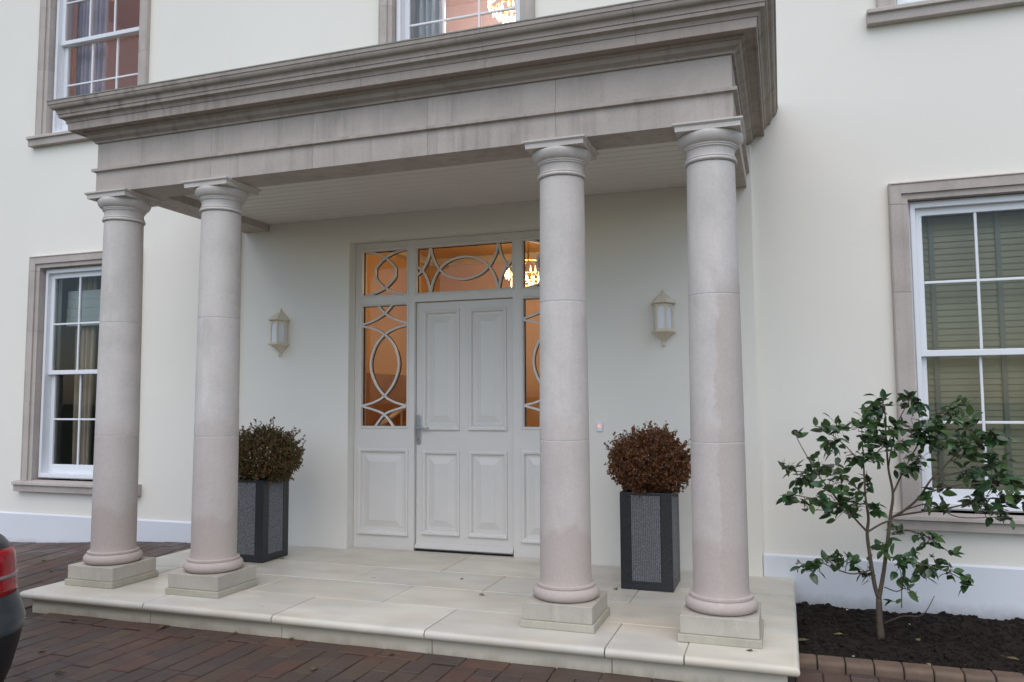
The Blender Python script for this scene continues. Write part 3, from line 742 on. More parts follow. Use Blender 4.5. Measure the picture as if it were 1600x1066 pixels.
# ------------------------------------------------------------------ portico columns
YC = -1.485
def column(x, label, mat):
    t = thing('stone_column', (x, YC, 0), label, 'column', 'portico columns')
    c = (x, YC, 0); hp_ = .2018
    pl = BOX('plinth', x-.190, x+.190, YC-.190, YC+.190, .0405, .130, 'plinth', t, bevel=.004)
    BOX('plinth_foot', x-hp_, x+hp_, YC-hp_, YC+hp_, .0008, .040, 'foot', t, bevel=.004)
    tor = [(.10, .1302), (.150, .1302)]+[(.150+.033*math.cos(a), .163+.033*math.sin(a)) for a in [R(-80+i*16) for i in range(11)]]+[(.156, .1965), (.161, .1975), (.161, .209), (.157, .2105), (.150, .2125), (.145, .2145), (.10, .2146)]
    MB().lathe(tor, 64, c).build('base_moulding', mat, t, auto=35)
    def rad(z):                                    # gentle entasis
        s = (z-.215)/(2.455-.215); return .1405-.0145*s**1.6
    zs = [.215, .983, 1.749, 2.455]
    for a, b in zip(zs, zs[1:]):
        n = 8; pr = [(.05, a+.0008), (rad(a)-.008, a+.0012), (rad(a)-.0015, a+.0025), (rad(a), a+.005), (rad(a), a+.009), (rad(a), a+.016)]
        if a == .215: pr = [(.05, a), (.1445, a), (.1425, a+.010), (.1412, a+.022), (rad(a+.04), a+.04), (rad(a+.06), a+.06)]
        pr += [(rad(a+(b-a)*i/n), a+(b-a)*i/n) for i in range(1, n)]+[(rad(b), b-.016), (rad(b), b-.009), (rad(b), b-.005), (rad(b)-.0015, b-.0025), (rad(b)-.008, b-.0012), (.05, b-.0012)]
        MB().lathe(pr, 64, c).build('shaft_drum', mat, t, auto=30)
    mj = MB()
    for zz in zs[1:3]: mj.lathe([(.05, zz-.004), (rad(zz)-.0045, zz-.0035), (rad(zz)-.001, zz-.0018), (rad(zz)-.001, zz+.0010), (rad(zz)-.0045, zz+.0035), (.05, zz+.004)], 64, c)
    mj.build('mortar_joint', 'mortar', t, smooth=True)
    r1 = rad(2.455)
    ast = [(.05, 2.4555), (r1+.006, 2.4555)]+[(r1+.004+.009*math.cos(a), 2.4655+.009*math.sin(a)) for a in [R(-80+i*20) for i in range(9)]]+[(r1+.005, 2.4755)]+[(r1+.003+.0055*math.cos(a), 2.481+.0055*math.sin(a)) for a in [R(-80+i*20) for i in range(9)]]+[(r1, 2.488), (.05, 2.488)]
    MB().lathe(ast, 64, c).build('astragal', mat, t, auto=40)
    cap = [(.05, 2.4885), (r1, 2.4885), (r1, 2.522), (r1+.003, 2.528), (r1+.010, 2.531), (r1+.010, 2.539), (r1+.015, 2.540), (r1+.015, 2.548)]+[(r1+.016+.030*math.sin(a), 2.549+.048*(1-math.cos(a))**.8) for a in [R(i*11.25) for i in range(9)]]+[(r1+.042, 2.606), (.05, 2.606)]
    MB().lathe(cap, 64, c).build('capital', mat, t, auto=40)
    h = .1793
    pr = [(.166, 2.6065), (.167, 2.632), (.170, 2.633), (.1735, 2.636), (.1775, 2.640), (h, 2.6405), (h, 2.6495)]
    v = []; f = []
    for a, zz in pr: v += [(x-a, YC-a, zz), (x+a, YC-a, zz), (x+a, YC+a, zz), (x-a, YC+a, zz)]
    for i in range(len(pr)-1):
        for k in range(4): f.append((i*4+k, i*4+(k+1) % 4, (i+1)*4+(k+1) % 4, (i+1)*4+k))
    n = len(pr)-1; f += [(3, 2, 1, 0), (n*4, n*4+1, n*4+2, n*4+3)]
    mesh('abacus', v, f, mat, t)
column(-1.909, 'leftmost stone column at the corner of the porch', 'column')
column(-1.081, 'second stone column from the left, beside the left planter', 'column')
column(1.272, 'third stone column from the left, just right of the door', 'column')
column(2.100, 'rightmost stone column with long damp stain down its side', 'column_stain')

# ------------------------------------------------------------------ entablature and roof of the portico
port = thing('portico_roof', (.1, -.8, 2.65), 'flat stone entablature with moulded cornice over the porch', 'portico roof')
AX0, AX1, AY = -2.035, 2.232, -1.617
def run(name, prof, cuts, mat, back):
    """moulded course round three sides with mitred corners; prof = (projection, z) bottom to top; cuts = joints along the front"""
    pr = list(prof)+[(-back, prof[-1][1]), (-back, prof[0][1])]; n = len(pr); g = .0008
    def piece(A, B):
        vs = A+B; mesh(name, vs, [tuple(range(n)), tuple(range(n, 2*n))]+[(i, (i+1) % n, n+(i+1) % n, n+i) for i in range(n)], mat, port, auto=28)
    L = [(AX0-p, AY-p, z) for p, z in pr]; Rr = [(AX1+p, AY-p, z) for p, z in pr]
    stops = [None]+cuts+[None]
    for i in range(len(stops)-1):
        A = L if stops[i] is None else [(stops[i]+g, AY-p, z) for p, z in pr]
        B = Rr if stops[i+1] is None else [(stops[i+1]-g, AY-p, z) for p, z in pr]
        piece(A, B)
    lift = lambda z: max(z, 2.695) if name == 'architrave_stone' else z
    for corner, s, x in ((L, -1, AX0), (Rr, 1, AX1)):
        y = -.75
        mid1 = [(x+s*p, y-g, lift(z)) for p, z in pr]; mid2 = [(x+s*p, y+g, lift(z)) for p, z in pr]; end = [(x+s*p, -.001, lift(z)) for p, z in pr]
        piece([(a, b, lift(c)) for a, b, c in corner], mid1); piece(mid2, end)
fj = [px(489, 200, 1, AY).x, px(668, 185, 1, AY).x, px(868, 160, 1, AY).x]; fj = [px(330, 220, 1, AY).x]+fj
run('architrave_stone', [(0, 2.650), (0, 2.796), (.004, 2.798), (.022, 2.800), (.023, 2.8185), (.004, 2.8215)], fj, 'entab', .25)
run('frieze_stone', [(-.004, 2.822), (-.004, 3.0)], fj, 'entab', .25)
cj = [px(204, 150, 1, AY-.2).x, px(379, 125, 1, AY-.2).x, px(554, 95, 1, AY-.2).x, px(751, 60, 1, AY-.2).x, px(989, 20, 1, AY-.2).x]
cy = [(0, 3.0005), (.010, 3.001), (.013, 3.012), (.022, 3.020), (.040, 3.028), (.048, 3.040), (.050, 3.052), (.060, 3.0535), (.066, 3.070), (.112, 3.074), (.114, 3.068), (.128, 3.068),
      (.131, 3.119), (.137, 3.1205), (.139, 3.128), (.145, 3.138), (.156, 3.1445), (.168, 3.1475), (.171, 3.149), (.1725, 3.169), (.178, 3.1705)]
cy += [(.178+.012*(1-math.cos(t)), 3.1705+.028*math.sin(t)) for t in [R(15*i) for i in range(1, 7)]]+[(.190+.024*math.sin(t), 3.1985+.030*(1-math.cos(t))) for t in [R(15*i) for i in range(1, 7)]]+[(.219, 3.229), (.2205, 3.250)]
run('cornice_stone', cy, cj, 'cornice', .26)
zt = 3.2515
mesh('lead_flashing', [(AX0-.224, AY-.224, zt), (AX1+.224, AY-.224, zt), (AX1+.224, -.001, zt), (AX0-.224, -.001, zt),
     (AX0-.224, AY-.224, zt+.007), (AX1+.224, AY-.224, zt+.007), (AX1+.224, -.001, zt+.04), (AX0-.224, -.001, zt+.04)],
     [(0, 3, 2, 1), (4, 5, 6, 7), (0, 1, 5, 4), (1, 2, 6, 5), (2, 3, 7, 6), (3, 0, 4, 7)], 'flash', port)
# boarded ceiling
cl = BOX('ceiling_board_backing', AX0+.24, AX1-.24, AY+.24, -.001, 2.770, 2.80, 'ceil', port, bevel=0)
y = AY+.245; w = .0985
while y < -.01:
    y1 = min(y+w, -.002)
    mesh('ceiling_board', [(AX0+.245, y+.001, 2.7695), (AX1-.245, y+.001, 2.7695), (AX0+.245, y+.001, 2.759), (AX1-.245, y+.001, 2.759), (AX0+.245, y+.007, 2.753), (AX1-.245, y+.007, 2.753),
         (AX0+.245, y1-.006, 2.753), (AX1-.245, y1-.006, 2.753), (AX0+.245, y1-.0, 2.759), (AX1-.245, y1-.0, 2.759), (AX0+.245, y1, 2.7695), (AX1-.245, y1, 2.7695)],
         [(0, 1, 3, 2), (2, 3, 5, 4), (4, 5, 7, 6), (6, 7, 9, 8), (8, 9, 11, 10), (0, 10, 11, 1)], 'ceil', cl)
    y += w

# ------------------------------------------------------------------ wall lanterns and bell
def lantern(x, label):
    t = thing('wall_lantern', (x, 0, 1.585), label, 'lantern', 'cream wall lanterns')
    zb, zr = 1.700, 1.895
    def poly(w, d):                                # half hexagon against the wall: (x, y)
        return [(x-w, -.001), (x-w, -d*.35), (x-w*.5, -d), (x+w*.5, -d), (x+w, -d*.35), (x+w, -.001)]
    def loft(levels, name, mat):
        v = []; f = []; n = 6
        for w, d, z in levels: v += [(a, b, z) for a, b in poly(w, d)]
        for i in range(len(levels)-1):
            for k in range(n): f.append((i*n+k, i*n+(k+1) % n, (i+1)*n+(k+1) % n, (i+1)*n+k))
        f += [tuple(range(n))[::-1], tuple((len(levels)-1)*n+k for k in range(n))]
        return mesh(name, v, f, mat, t, bevel=.0015)
    loft([(.012, .020, 1.622), (.020, .03, 1.634), (.040, .062, 1.660), (.068, .112, 1.683), (.084, .134, 1.688), (.086, .136, 1.699)], 'base', 'cream')
    loft([(.086, .136, zr+.001), (.088, .138, zr+.012), (.078, .124, zr+.016), (.070, .110, zr+.030), (.038, .062, zr+.062), (.018, .032, zr+.080), (.014, .024, zr+.083)], 'roof', 'cream')
    MB().lathe([(.004, 0), (.010, .008), (.012, .016), (.007, .026), (.009, .036)], 14, (x, -.024, 1.587)).build('drop_finial', 'cream', t, smooth=True)
    MB().lathe([(.008, 0), (.006, .006), (.010, .015), (.006, .024), (.002, .028)], 14, (x, -.016, zr+.083)).build('top_finial', 'cream', t, smooth=True)
    P = poly(.070, .112)
    for i in range(5):                             # glazed facets with pointed arch openings
        a, b = Vector((*P[i], 0)), Vector((*P[i+1], 0)); L = (b-a).length; dr = (b-a)/L; nn = Vector((dr.y, -dr.x, 0))
        if nn.y > 0 or (abs(nn.y) < .1 and (nn.x*(a.x-x) < 0)): nn = -nn
        H = zr-zb; m = min(.011, L*.2); arch = []
        w2 = L/2-m; z0 = .012; zs = H*.60; top = H-.016
        n = 8
        for k in range(n+1): s = k/n; arch.append((L/2-w2*math.cos(s*math.pi/2)**.8 if s < 1 else L/2, zs+(top-zs)*math.sin(s*math.pi/2)))
        left = [(m, z0)]+arch; right = [(L-p, z) for p, z in left][::-1][1:]
        inner = left+right
        outer = [(0, 0)]+[(0 if k < n*.6 else L/2*(k-n*.6)/(n*.4), zs+(H-zs)*min(1, k/(n*.6))) for k in range(n+1)]; outer = outer+[(L-p, z) for p, z in outer][::-1][1:]
        k = len(inner); v = []; f = []
        for off in (.0, -.008):
            for p, z in inner: q = a+dr*p+nn*off; v.append((q.x, q.y, zb+z))
            for p, z in outer: q = a+dr*p+nn*off; v.append((q.x, q.y, zb+z))
        for j in range(k):
            j2 = (j+1) % k
            f.append((j, j2, k+j2, k+j)); f.append((2*k+j, 3*k+j, 3*k+j2, 2*k+j2)); f.append((j, 2*k+j, 2*k+j2, j2))
        mesh('arched_frame', v, f, 'cream', t)
        q = [a+nn*-.006+dr*(L*.04), b+nn*-.006-dr*(L*.04)]
        mesh('pane', [(q[0].x, q[0].y, zb+.004), (q[1].x, q[1].y, zb+.004), (q[1].x, q[1].y, zr-.004), (q[0].x, q[0].y, zr-.004)], [(0, 1, 2, 3)], 'frost', t)
lantern(-1.645, 'cream gothic wall lantern left of the front door')
lantern(1.626, 'cream gothic wall lantern right of the front door')
t = thing('doorbell', (1.142, 0, .97), 'small white doorbell with glowing red button beside the door', 'doorbell')
BOX('bell_plate', 1.120, 1.164, -.018, .0, .972, 1.038, 'white', t, bevel=.004)
MB().tube([(1.142, -.0182, 1.010), (1.142, -.023, 1.010)], .0135, 20).build('bell_button', 'bell', t)

# ------------------------------------------------------------------ planters with clipped box
def planter(x0, x1, y0, y1, h, label):
    cx, cy = (x0+x1)/2, (y0+y1)/2
    t = thing('granite_planter', (cx, cy, 0), label, 'planter', 'tall granite planters by the door')
    mb = MB().box(x0+.004, x1-.004, y0+.004, y1-.004, .0008, .02)
    p = .072; Z0, Z1 = .055, h-.018
    # frame: each side is a slab with a recess for the combed panel
    v, f = holes(x0, x1, .001, h, [(x0+p, x1-p, Z0, Z1)], y0, y0+.03); mb.add(v, f)
    v, f = holes(x0, x1, .001, h, [(x0+p, x1-p, Z0, Z1)], y1-.03, y1); mb.add(v, f)
    for xa, xb in ((x0, x0+.03), (x1-.03, x1)):
        v, f = holes(y0+.0301, y1-.0301, .001, h, [(y0+p, y1-p, Z0, Z1)], xa, xb); mb.add([(b, a, c) for a, b, c in v], f)
    mb.build('body', 'gran', t, bevel=.002)
    n = 16
    def ribs(a, b, fixed, sgn, axis):
        v = []; f = []; w = (b-a)/n
        for i in range(n):
            for s, d in ((.0, -.004), (.16, .003), (.62, .003), (.78, -.004)):
                u = a+w*(i+s); q = fixed+sgn*d
                for z in (Z0+.0005, Z1-.0005): v.append((u, q, z) if axis == 'x' else (q, u, z))
        m = len(v)//2
        for i in range(m-1): f.append((2*i, 2*i+2, 2*i+3, 2*i+1))
        mesh('combed_panel', v, f, 'granl', t)
    ribs(x0+p, x1-p, y0+.004, -1, 'x'); ribs(x0+p, x1-p, y1-.004, 1, 'x'); ribs(y0+p, y1-p, x0+.004, -1, 'y'); ribs(y0+p, y1-p, x1-.004, 1, 'y')
    BOX('soil', x0+.031, x1-.031, y0+.031, y1-.031, h-.09, h-.03, 'soil', t, bevel=0)
    return cx, cy
planter(-1.612, -1.285, -.700, -.375, .612, 'dark granite planter left of the door, half hidden by a column')
planter(1.416, 1.748, -.675, -.320, .612, 'dark granite planter between the two right columns')
def box_shrub(c, rx, ry, rz, base, mat, label, seed):
    rr = random.Random(seed); c = Vector(c)
    t = thing('box_shrub', (c.x, c.y, base), label, 'shrub', 'clipped box shrubs in planters')
    st = MB()
    for i in range(26):
        a = rr.uniform(0, 6.28); q = rr.uniform(.2, .8)
        e = c+Vector((rx*q*math.cos(a), ry*q*math.sin(a), rz*rr.uniform(-.2, .6)))
        b = Vector((c.x+.05*math.cos(a)*q, c.y+.05*math.sin(a)*q, base)); st.tube([b, b.lerp(e, .5)+Vector((0, 0, .03)), e], [.008, .005, .003], 5)
    st.build('stem', 'twig', t)
    mb = MB()
    def leaf(p, d, L):
        d = d.normalized(); s = d.cross(Vector((rr.uniform(-1, 1), rr.uniform(-1, 1), rr.uniform(-1, 1)))).normalized(); nn = d.cross(s)
        w = L*.34
        mb.add([p, p+d*L*.5+s*w+nn*w*.3, p+d*L, p+d*L*.5-s*w+nn*w*.3], [(0, 1, 2), (0, 2, 3)])
    n = 0
    while n < 2700:
        u = Vector((rr.gauss(0, 1), rr.gauss(0, 1), rr.gauss(0, 1))).normalized()
        lump = 1+.16*mnoise.noise(u*2.3+Vector((seed, 0, 0)))+.07*mnoise.noise(u*6+Vector((0, seed, 0)))
        k = rr.uniform(.35, 1.0)**.5
        p = c+Vector((u.x*rx, u.y*ry, u.z*rz))*lump*k
        if p.z < base-.02: continue
        n += 1
        # a shoot: stalk with leaf pairs
        d = (u*.7+Vector((rr.uniform(-.5, .5), rr.uniform(-.5, .5), rr.uniform(0, 1.0)))).normalized(); ln = rr.uniform(.025, .05)
        if k > .90 and u.z > -.1 and rr.random() < .16: ln *= rr.uniform(1.6, 2.6)
        m = max(3, int(ln/.011))
        for j in range(m):
            q = p+d*(ln*j/m)
            for s in range(2):
                o = Vector((rr.gauss(0, 1), rr.gauss(0, 1), rr.gauss(0, 1))).normalized()
                leaf(q, (d*.6+o*.8), rr.uniform(.012, .026))
    f = mb.build('foliage', mat, t, origin=(c.x, c.y, base)); f['kind'] = 'stuff'
box_shrub((-1.405, -.54, .772), .285, .255, .215, .59, 'box_green', 'bronze green clipped box ball in the left planter', 3)
box_shrub((1.592, -.50, .775), .258, .255, .220, .59, 'box_red', 'russet brown clipped box ball in the right planter', 8)

# ------------------------------------------------------------------ flower bed with edging and shrub
def build_bed():
    xs = np.linspace(2.41, 6.6, 150); ys = np.linspace(-1.36, .0, 60); v = []; f = []; k = len(xs)
    for y in ys:
        for x in xs:
            z = -.135-.035*sm((y+.9)/.9)+.030*mnoise.noise(Vector((x*2.2, y*2.2, 0)))+.022*mnoise.noise(Vector((x*7, y*7, 3)))+.014*mnoise.noise(Vector((x*17, y*17, 5)))+.008*mnoise.noise(Vector((x*38, y*38, 9)))
            if y < -1.2: z = z*(1-sm((-1.2-y)/.14))+(-.118)*sm((-1.2-y)/.14)
            v.append((x, y, z))
    for j in range(len(ys)-1):
        for i in range(k-1): f.append((j*k+i, j*k+i+1, (j+1)*k+i+1, (j+1)*k+i))
    bed = mesh('flower_bed', v, f, 'soil', smooth=True)
    tag(bed, 'dark bare soil bed between porch, wall and edging', None, None, 'structure')
    rr = random.Random(5); mb = MB(); mb2 = MB()
    def h(x, y):
        i = min(max(int(round((x-2.41)/(4.19)*149)), 0), 149); j = min(max(int(round((y+1.36)/1.36*59)), 0), 59); return v[j*k+i][2]
    for n in range(2600):
        x, y = rr.uniform(2.44, 4.6), rr.uniform(-1.33, -.02); z = h(x, y); s = rr.choice((.006, .008, .011, .016))*rr.uniform(.7, 1.3)
        M_ = Matrix.Translation((x, y, z+s*.2)) @ Matrix.Rotation(rr.uniform(0, 6), 4, 'Z') @ Matrix.Rotation(rr.uniform(-.6, .6), 4, 'X')
        c = [M_ @ Vector((a*s*rr.uniform(.7, 1.3), b*s*rr.uniform(.6, 1.2), cc*s*.6)) for a, b, cc in ((-1, -1, -1), (1, -1, -1), (1, 1, -1), (-1, 1, -1), (-.6, -.6, 1), (.6, -.6, 1), (.6, .6, 1), (-.6, .6, 1))]
        (mb2 if n % 130 == 0 and s < .0085 else mb).add(c, [(4, 5, 6, 7), (0, 1, 5, 4), (1, 2, 6, 5), (2, 3, 7, 6), (3, 0, 4, 7)])
    tag(mb.build('soil_crumbs', 'soil', bed), None, None, None, 'stuff'); tag(mb2.build('pale_grit', 'mortar', bed), None, None, None, 'stuff')
    return h
bedh = build_bed()
ed = thing('bed_edging', (3.9, -1.39, GZ), 'row of brown bullnosed kerb blocks edging the soil bed', 'edging')
x = 2.424; i = 0
while x < 6.4:
    yb = -1.335+.03*sm((x-2.4)/2.0); dz = random.uniform(-.003, .003)
    pr = [(yb, -.26), (yb, -.113), (yb-.008, -.103)]+[(yb-.075-.030*math.sin(R(a)), -.128+.026*math.cos(R(a))) for a in (0, 18, 36, 54, 72, 90)]+[(yb-.105, -.26)]
    n = len(pr); b = .1295; vs = []
    for xx, ins in ((x+.0015, .004), (x+.006, 0), (x+b-.006, 0), (x+b-.0015, .004)):
        for yy, zz in pr: vs.append((xx, yy+(ins if yy < yb-.05 else -ins), zz+dz-ins))
    fs = [tuple(range(n)), tuple(range(3*n, 4*n))]
    for s in range(3):
        for q in range(n): fs.append((s*n+q, s*n+(q+1) % n, (s+1)*n+(q+1) % n, (s+1)*n+q))
    mesh('kerb_block', vs, fs, 'kerb', ed, auto=35); x += b+.0015; i += 1

def camellia():
    rr = random.Random(21); Y0 = -.80
    def P(u, v, dy=0): return px(1200+u/2.193, 580+v/2.193, 1, Y0+dy)
    base = P(387, 905); base.z = bedh(base.x, base.y)-.03
    t = thing('camellia_shrub', base, 'young glossy leaved evergreen shrub with forked stem in the soil bed', 'shrub')
    br = [  # (points in the enlarged photo, depth offsets, radii)
        ([(387, 905), (382, 850), (380, 780)], [0, 0, 0], [.021, .0175, .0155]),
        ([(380, 780), (366, 735), (352, 650), (340, 560), (344, 505), (334, 430), (328, 330), (322, 215)], [0, -.01, -.03, -.05, -.06, -.08, -.08, -.06], [.0125, .0115, .010, .009, .0075, .006, .0045, .003]),
        ([(380, 780), (396, 690), (410, 580), (419, 500), (428, 420), (412, 330), (404, 210), (400, 115)], [0, .02, .04, .05, .07, .08, .09, .1], [.0125, .011, .010, .009, .0072, .006, .0042, .003]),
        ([(419, 505), (470, 475), (520, 430), (560, 370), (620, 310), (690, 240)], [.05, .02, -.02, -.06, -.08, -.1], [.0075, .0068, .006, .005, .004, .0028]),
        ([(440, 495), (540, 480), (640, 465), (740, 438), (850, 440)], [.05, .08, .12, .15, .17], [.006, .0052, .0045, .0037, .0025]),
        ([(341, 552), (300, 508), (232, 432), (165, 345), (98, 228)], [-.05, -.1, -.14, -.17, -.2], [.0065, .0058, .005, .0035, .0018]),
        ([(343, 550), (385, 525), (419, 512)], [-.05, 0, .04], [.006, .0055, .006]),
        ([(334, 430), (280, 380), (210, 335), (130, 345), (70, 340)], [-.08, .0, .06, .1, .13], [.005, .0042, .0036, .003, .002]),
        ([(300, 508), (250, 470), (170, 440), (60, 420)], [-.1, -.16, -.2, -.22], [.0042, .0036, .003, .002]),
        ([(356, 680), (290, 695), (225, 675), (165, 650), (118, 665)], [-.03, -.1, -.15, -.18, -.2], [.0045, .004, .0032, .0026, .0018]),
        ([(402, 640), (460, 640), (540, 665), (620, 690), (690, 728)], [.03, -.05, -.1, -.14, -.17], [.0045, .004, .0034, .0026, .0018]),
        ([(412, 560), (470, 545), (540, 565), (600, 605), (632, 630)], [.04, .12, .18, .2, .2], [.0045, .004, .0034, .0026, .0018]),
        ([(428, 420), (470, 330), (520, 240), (560, 150)], [.07, .12, .16, .18], [.0055, .0045, .0036, .0024]),
        ([(412, 330), (440, 190), (488, 95)], [.08, .02, -.02], [.0045, .0036, .002]),
        ([(560, 370), (640, 350), (720, 330), (800, 310)], [-.06, -.02, .05, .1], [.0045, .004, .003, .002]),
        ([(620, 310), (700, 280), (770, 235)], [-.08, -.02, .04], [.004, .003, .002]),
        ([(328, 330), (270, 260), (200, 205)], [-.08, -.12, -.1], [.004, .003, .002]),
        ([(520, 430), (600, 400), (700, 385), (830, 385)], [-.02, -.1, -.15, -.16], [.0048, .004, .003, .002]),
        ([(470, 475), (560, 455), (650, 500), (800, 500)], [.02, .1, .18, .2], [.0045, .0038, .003, .002]),
        ([(400, 740), (440, 755), (470, 745), (510, 768)], [.02, -.04, -.07, -.08], [.0034, .003, .0024, .0016]),
        ([(397, 865), (460, 840), (530, 835), (570, 770)], [0, -.05, -.08, -.1], [.004, .0034, .0028, .0016]),
        ([(458, 812), (458, 740), (455, 690), (440, 660)], [-.1, -.1, -.1, -.1], [.0028, .0024, .002, .0014]),
    ]
    branches = []
    for i, (pts, dy, rad) in enumerate(br):
        q = spline([P(u, v, d) for (u, v), d in zip(pts, dy)], 5); rd = np.interp(np.linspace(0, len(rad)-1, len(q)), range(len(rad)), rad)
        if i == 0: q[0] = base
        branches.append(q)
        MB().tube(q, [float(a) for a in rd], 8).build('trunk' if i < 3 else 'branch', 'bark' if rad[0] > .0035 else 'twig', t, smooth=True)
    # twigs towards the leaf clusters seen in the photo: (u, v, spread, leaves)
    cl = [(70, 330, 25, 7), (75, 430, 20, 6), (130, 360, 30, 9), (110, 370, 25, 7), (180, 330, 30, 8), (205, 265, 30, 10), (190, 200, 20, 6), (250, 190, 30, 9), (130, 450, 18, 4), (185, 460, 25, 8), (240, 470, 30, 9), (280, 440, 35, 10),
          (210, 400, 30, 7), (250, 360, 35, 9), (290, 480, 20, 7), (300, 300, 30, 8), (320, 170, 30, 9), (350, 130, 25, 8), (385, 110, 25, 8), (370, 190, 30, 9), (350, 230, 35, 9), (400, 250, 35, 9), (360, 290, 35, 8), (440, 190, 30, 8),
          (485, 95, 25, 8), (520, 120, 25, 7), (500, 200, 30, 8), (460, 260, 30, 8), (480, 340, 30, 10), (520, 300, 30, 7), (545, 240, 30, 8), (560, 180, 30, 8), (600, 200, 35, 9), (640, 150, 25, 7), (665, 110, 18, 4), (680, 165, 28, 8), (620, 260, 30, 8),
          (660, 240, 30, 8), (700, 290, 30, 8), (720, 240, 25, 6), (770, 230, 25, 8), (800, 225, 18, 4), (760, 290, 25, 6), (790, 320, 25, 7), (740, 350, 30, 8), (680, 350, 30, 7), (820, 380, 20, 6), (780, 385, 25, 6), (850, 440, 20, 7), (800, 440, 30, 8), (740, 440, 30, 9),
          (690, 450, 22, 6), (800, 500, 22, 6), (750, 480, 25, 7), (600, 480, 14, 3), (545, 430, 25, 7), (530, 215, 25, 7), (380, 470, 25, 7), (340, 380, 20, 5), (600, 400, 22, 5),
          (130, 665, 18, 4), (170, 680, 20, 6), (240, 665, 22, 5), (275, 640, 20, 4), (205, 640, 16, 3), (330, 685, 25, 5), (390, 600, 20, 5), (460, 650, 25, 6), (500, 640, 20, 4), (540, 680, 25, 9), (580, 660, 22, 5), (625, 685, 16, 4), (670, 715, 16, 5), (560, 575, 25, 8), (505, 565, 14, 3), (450, 550, 14, 3), (625, 625, 10, 2), (480, 748, 10, 2), (505, 768, 8, 1), (425, 790, 8, 1), (100, 228, 8, 3), (460, 715, 10, 2)]
    # leaf meshes
    def leaf_mesh(seed):
        r2 = random.Random(seed); v = []; f = []; n = 6; droop = r2.uniform(.02, .26); fold = r2.uniform(.12, .3)
        for i in range(n+1):
            s = i/n; w = .29*math.sin(math.pi*s**.85)**.75*(1-.12*s) if 0 < i < n else .012; z = -droop*s*s
            v += [(s, -w, z+fold*w), (s, 0, z), (s, w, z+fold*w)]
        for i in range(n):
            a = i*3; f += [(a, a+3, a+4, a+1), (a+1, a+4, a+5, a+2)]
        me = bpy.data.meshes.new('leaf'); me.from_pydata(v, [], f); me.materials.append(MT['cam_leaf'])
        for p in me.polygons: p.use_smooth = True
        return me
    lm = [leaf_mesh(i) for i in range(7)]
    allp = [(p, b) for b in branches[1:] for p in b[2:]]
    tw = MB(); cand = []
    for (u, v, sp, nl) in cl:
        b0, c0 = min(allp, key=lambda a: (Vector(proj(a[0]))-Vector((1200+u/2.193, 580+v/2.193))).length)
        dy = (b0.y-Y0)+rr.uniform(-.09, .09); e = P(u, v, dy)
        m = b0.lerp(e, .5)+Vector((rr.uniform(-.01, .01), rr.uniform(-.02, .02), rr.uniform(-.012, .012))); q = spline([b0, m, e], 5)
        if (e-b0).length > .01: tw.tube(q, [float(x) for x in np.linspace(.0026, .0013, len(q))], 5)
        ax = (e-b0).normalized() if (e-b0).length > .02 else Vector((0, 0, 1))
        for k in range(int(nl*2.6+.5)):
            s = 1-.55*rr.random()**1.5; p = q[int(s*(len(q)-1))]
            p = p+Vector((rr.gauss(0, 1), rr.gauss(0, 1.3), rr.gauss(0, 1)))*(sp/2.193/250*.48)
            d = (ax*.7+Vector((rr.gauss(0, .8), rr.gauss(0, .8), rr.gauss(-.08, .5)))).normalized()
            cand.append((p, d, rr.uniform(.050, .075)))
            if (p-q[int(s*(len(q)-1))]).length > .012: tw.tube([q[int(s*(len(q)-1))], p], [.0013, .001], 4)
    tag(tw.build('twig', 'twig', t), None, None, None, 'stuff')
    cand.sort(key=lambda c: c[0].y); st = MB()
    for i, (p, d, L) in enumerate(cand):
        y = Vector((0, 0, 1)).cross(d)
        y = y.normalized() if y.length > .05 else Vector((1, 0, 0))
        z = d.cross(y); a = rr.gauss(0, .6); y, z = y*math.cos(a)+z*math.sin(a), z*math.cos(a)-y*math.sin(a)
        m = Matrix((d*L, y*L, z*L)).transposed().to_4x4(); m.translation = p; me = lm[i % 7]
        if i < 300:
            o = bpy.data.objects.new('leaf', me); put(o, t); o.matrix_local = Matrix.Translation(-Vector(base)) @ m
        else: st.add([m @ vv.co for vv in me.vertices], [tuple(pp.vertices) for pp in me.polygons])
    if st.v: tag(st.build('foliage', 'cam_leaf', t, smooth=True), None, None, None, 'stuff')
camellia()

# ------------------------------------------------------------------ fallen leaves
def fallen(x, y, z, L, label, rz, seed, curl=.5):
    rr = random.Random(seed); v = []; f = []; n = 7
    for i in range(n+1):
        s = i/n; w = .30*math.sin(math.pi*s**.85)**.9 if 0 < i < n else .01
        zz = .10*math.sin(s*3.0+seed)*curl+.06
        v += [(s-.5, -w, zz+w*curl*rr.uniform(.5, 1.0)), (s-.5, 0, zz), (s-.5, w, zz+w*curl*rr.uniform(.4, 1.2))]
    for i in range(n):
        a = i*3; f += [(a, a+3, a+4, a+1), (a+1, a+4, a+5, a+2)]
    k = len(v); v += [(-.5, -.012, .06), (-.5, .012, .06), (-.95, .008, .10), (-.95, -.008, .10)]; f.append((k, k+1, k+2, k+3))
    m = Matrix.Translation((x, y, z)) @ Matrix.Rotation(rz, 4, 'Z') @ Matrix.Scale(L, 4)
    o = mesh('fallen_leaf', [m @ Vector(a) for a in v], f, 'dead', smooth=True)
    s = o.modifiers.new('thick', 'SOLIDIFY'); s.thickness = .0008
    tag(o, label, 'leaf', 'fallen leaves')
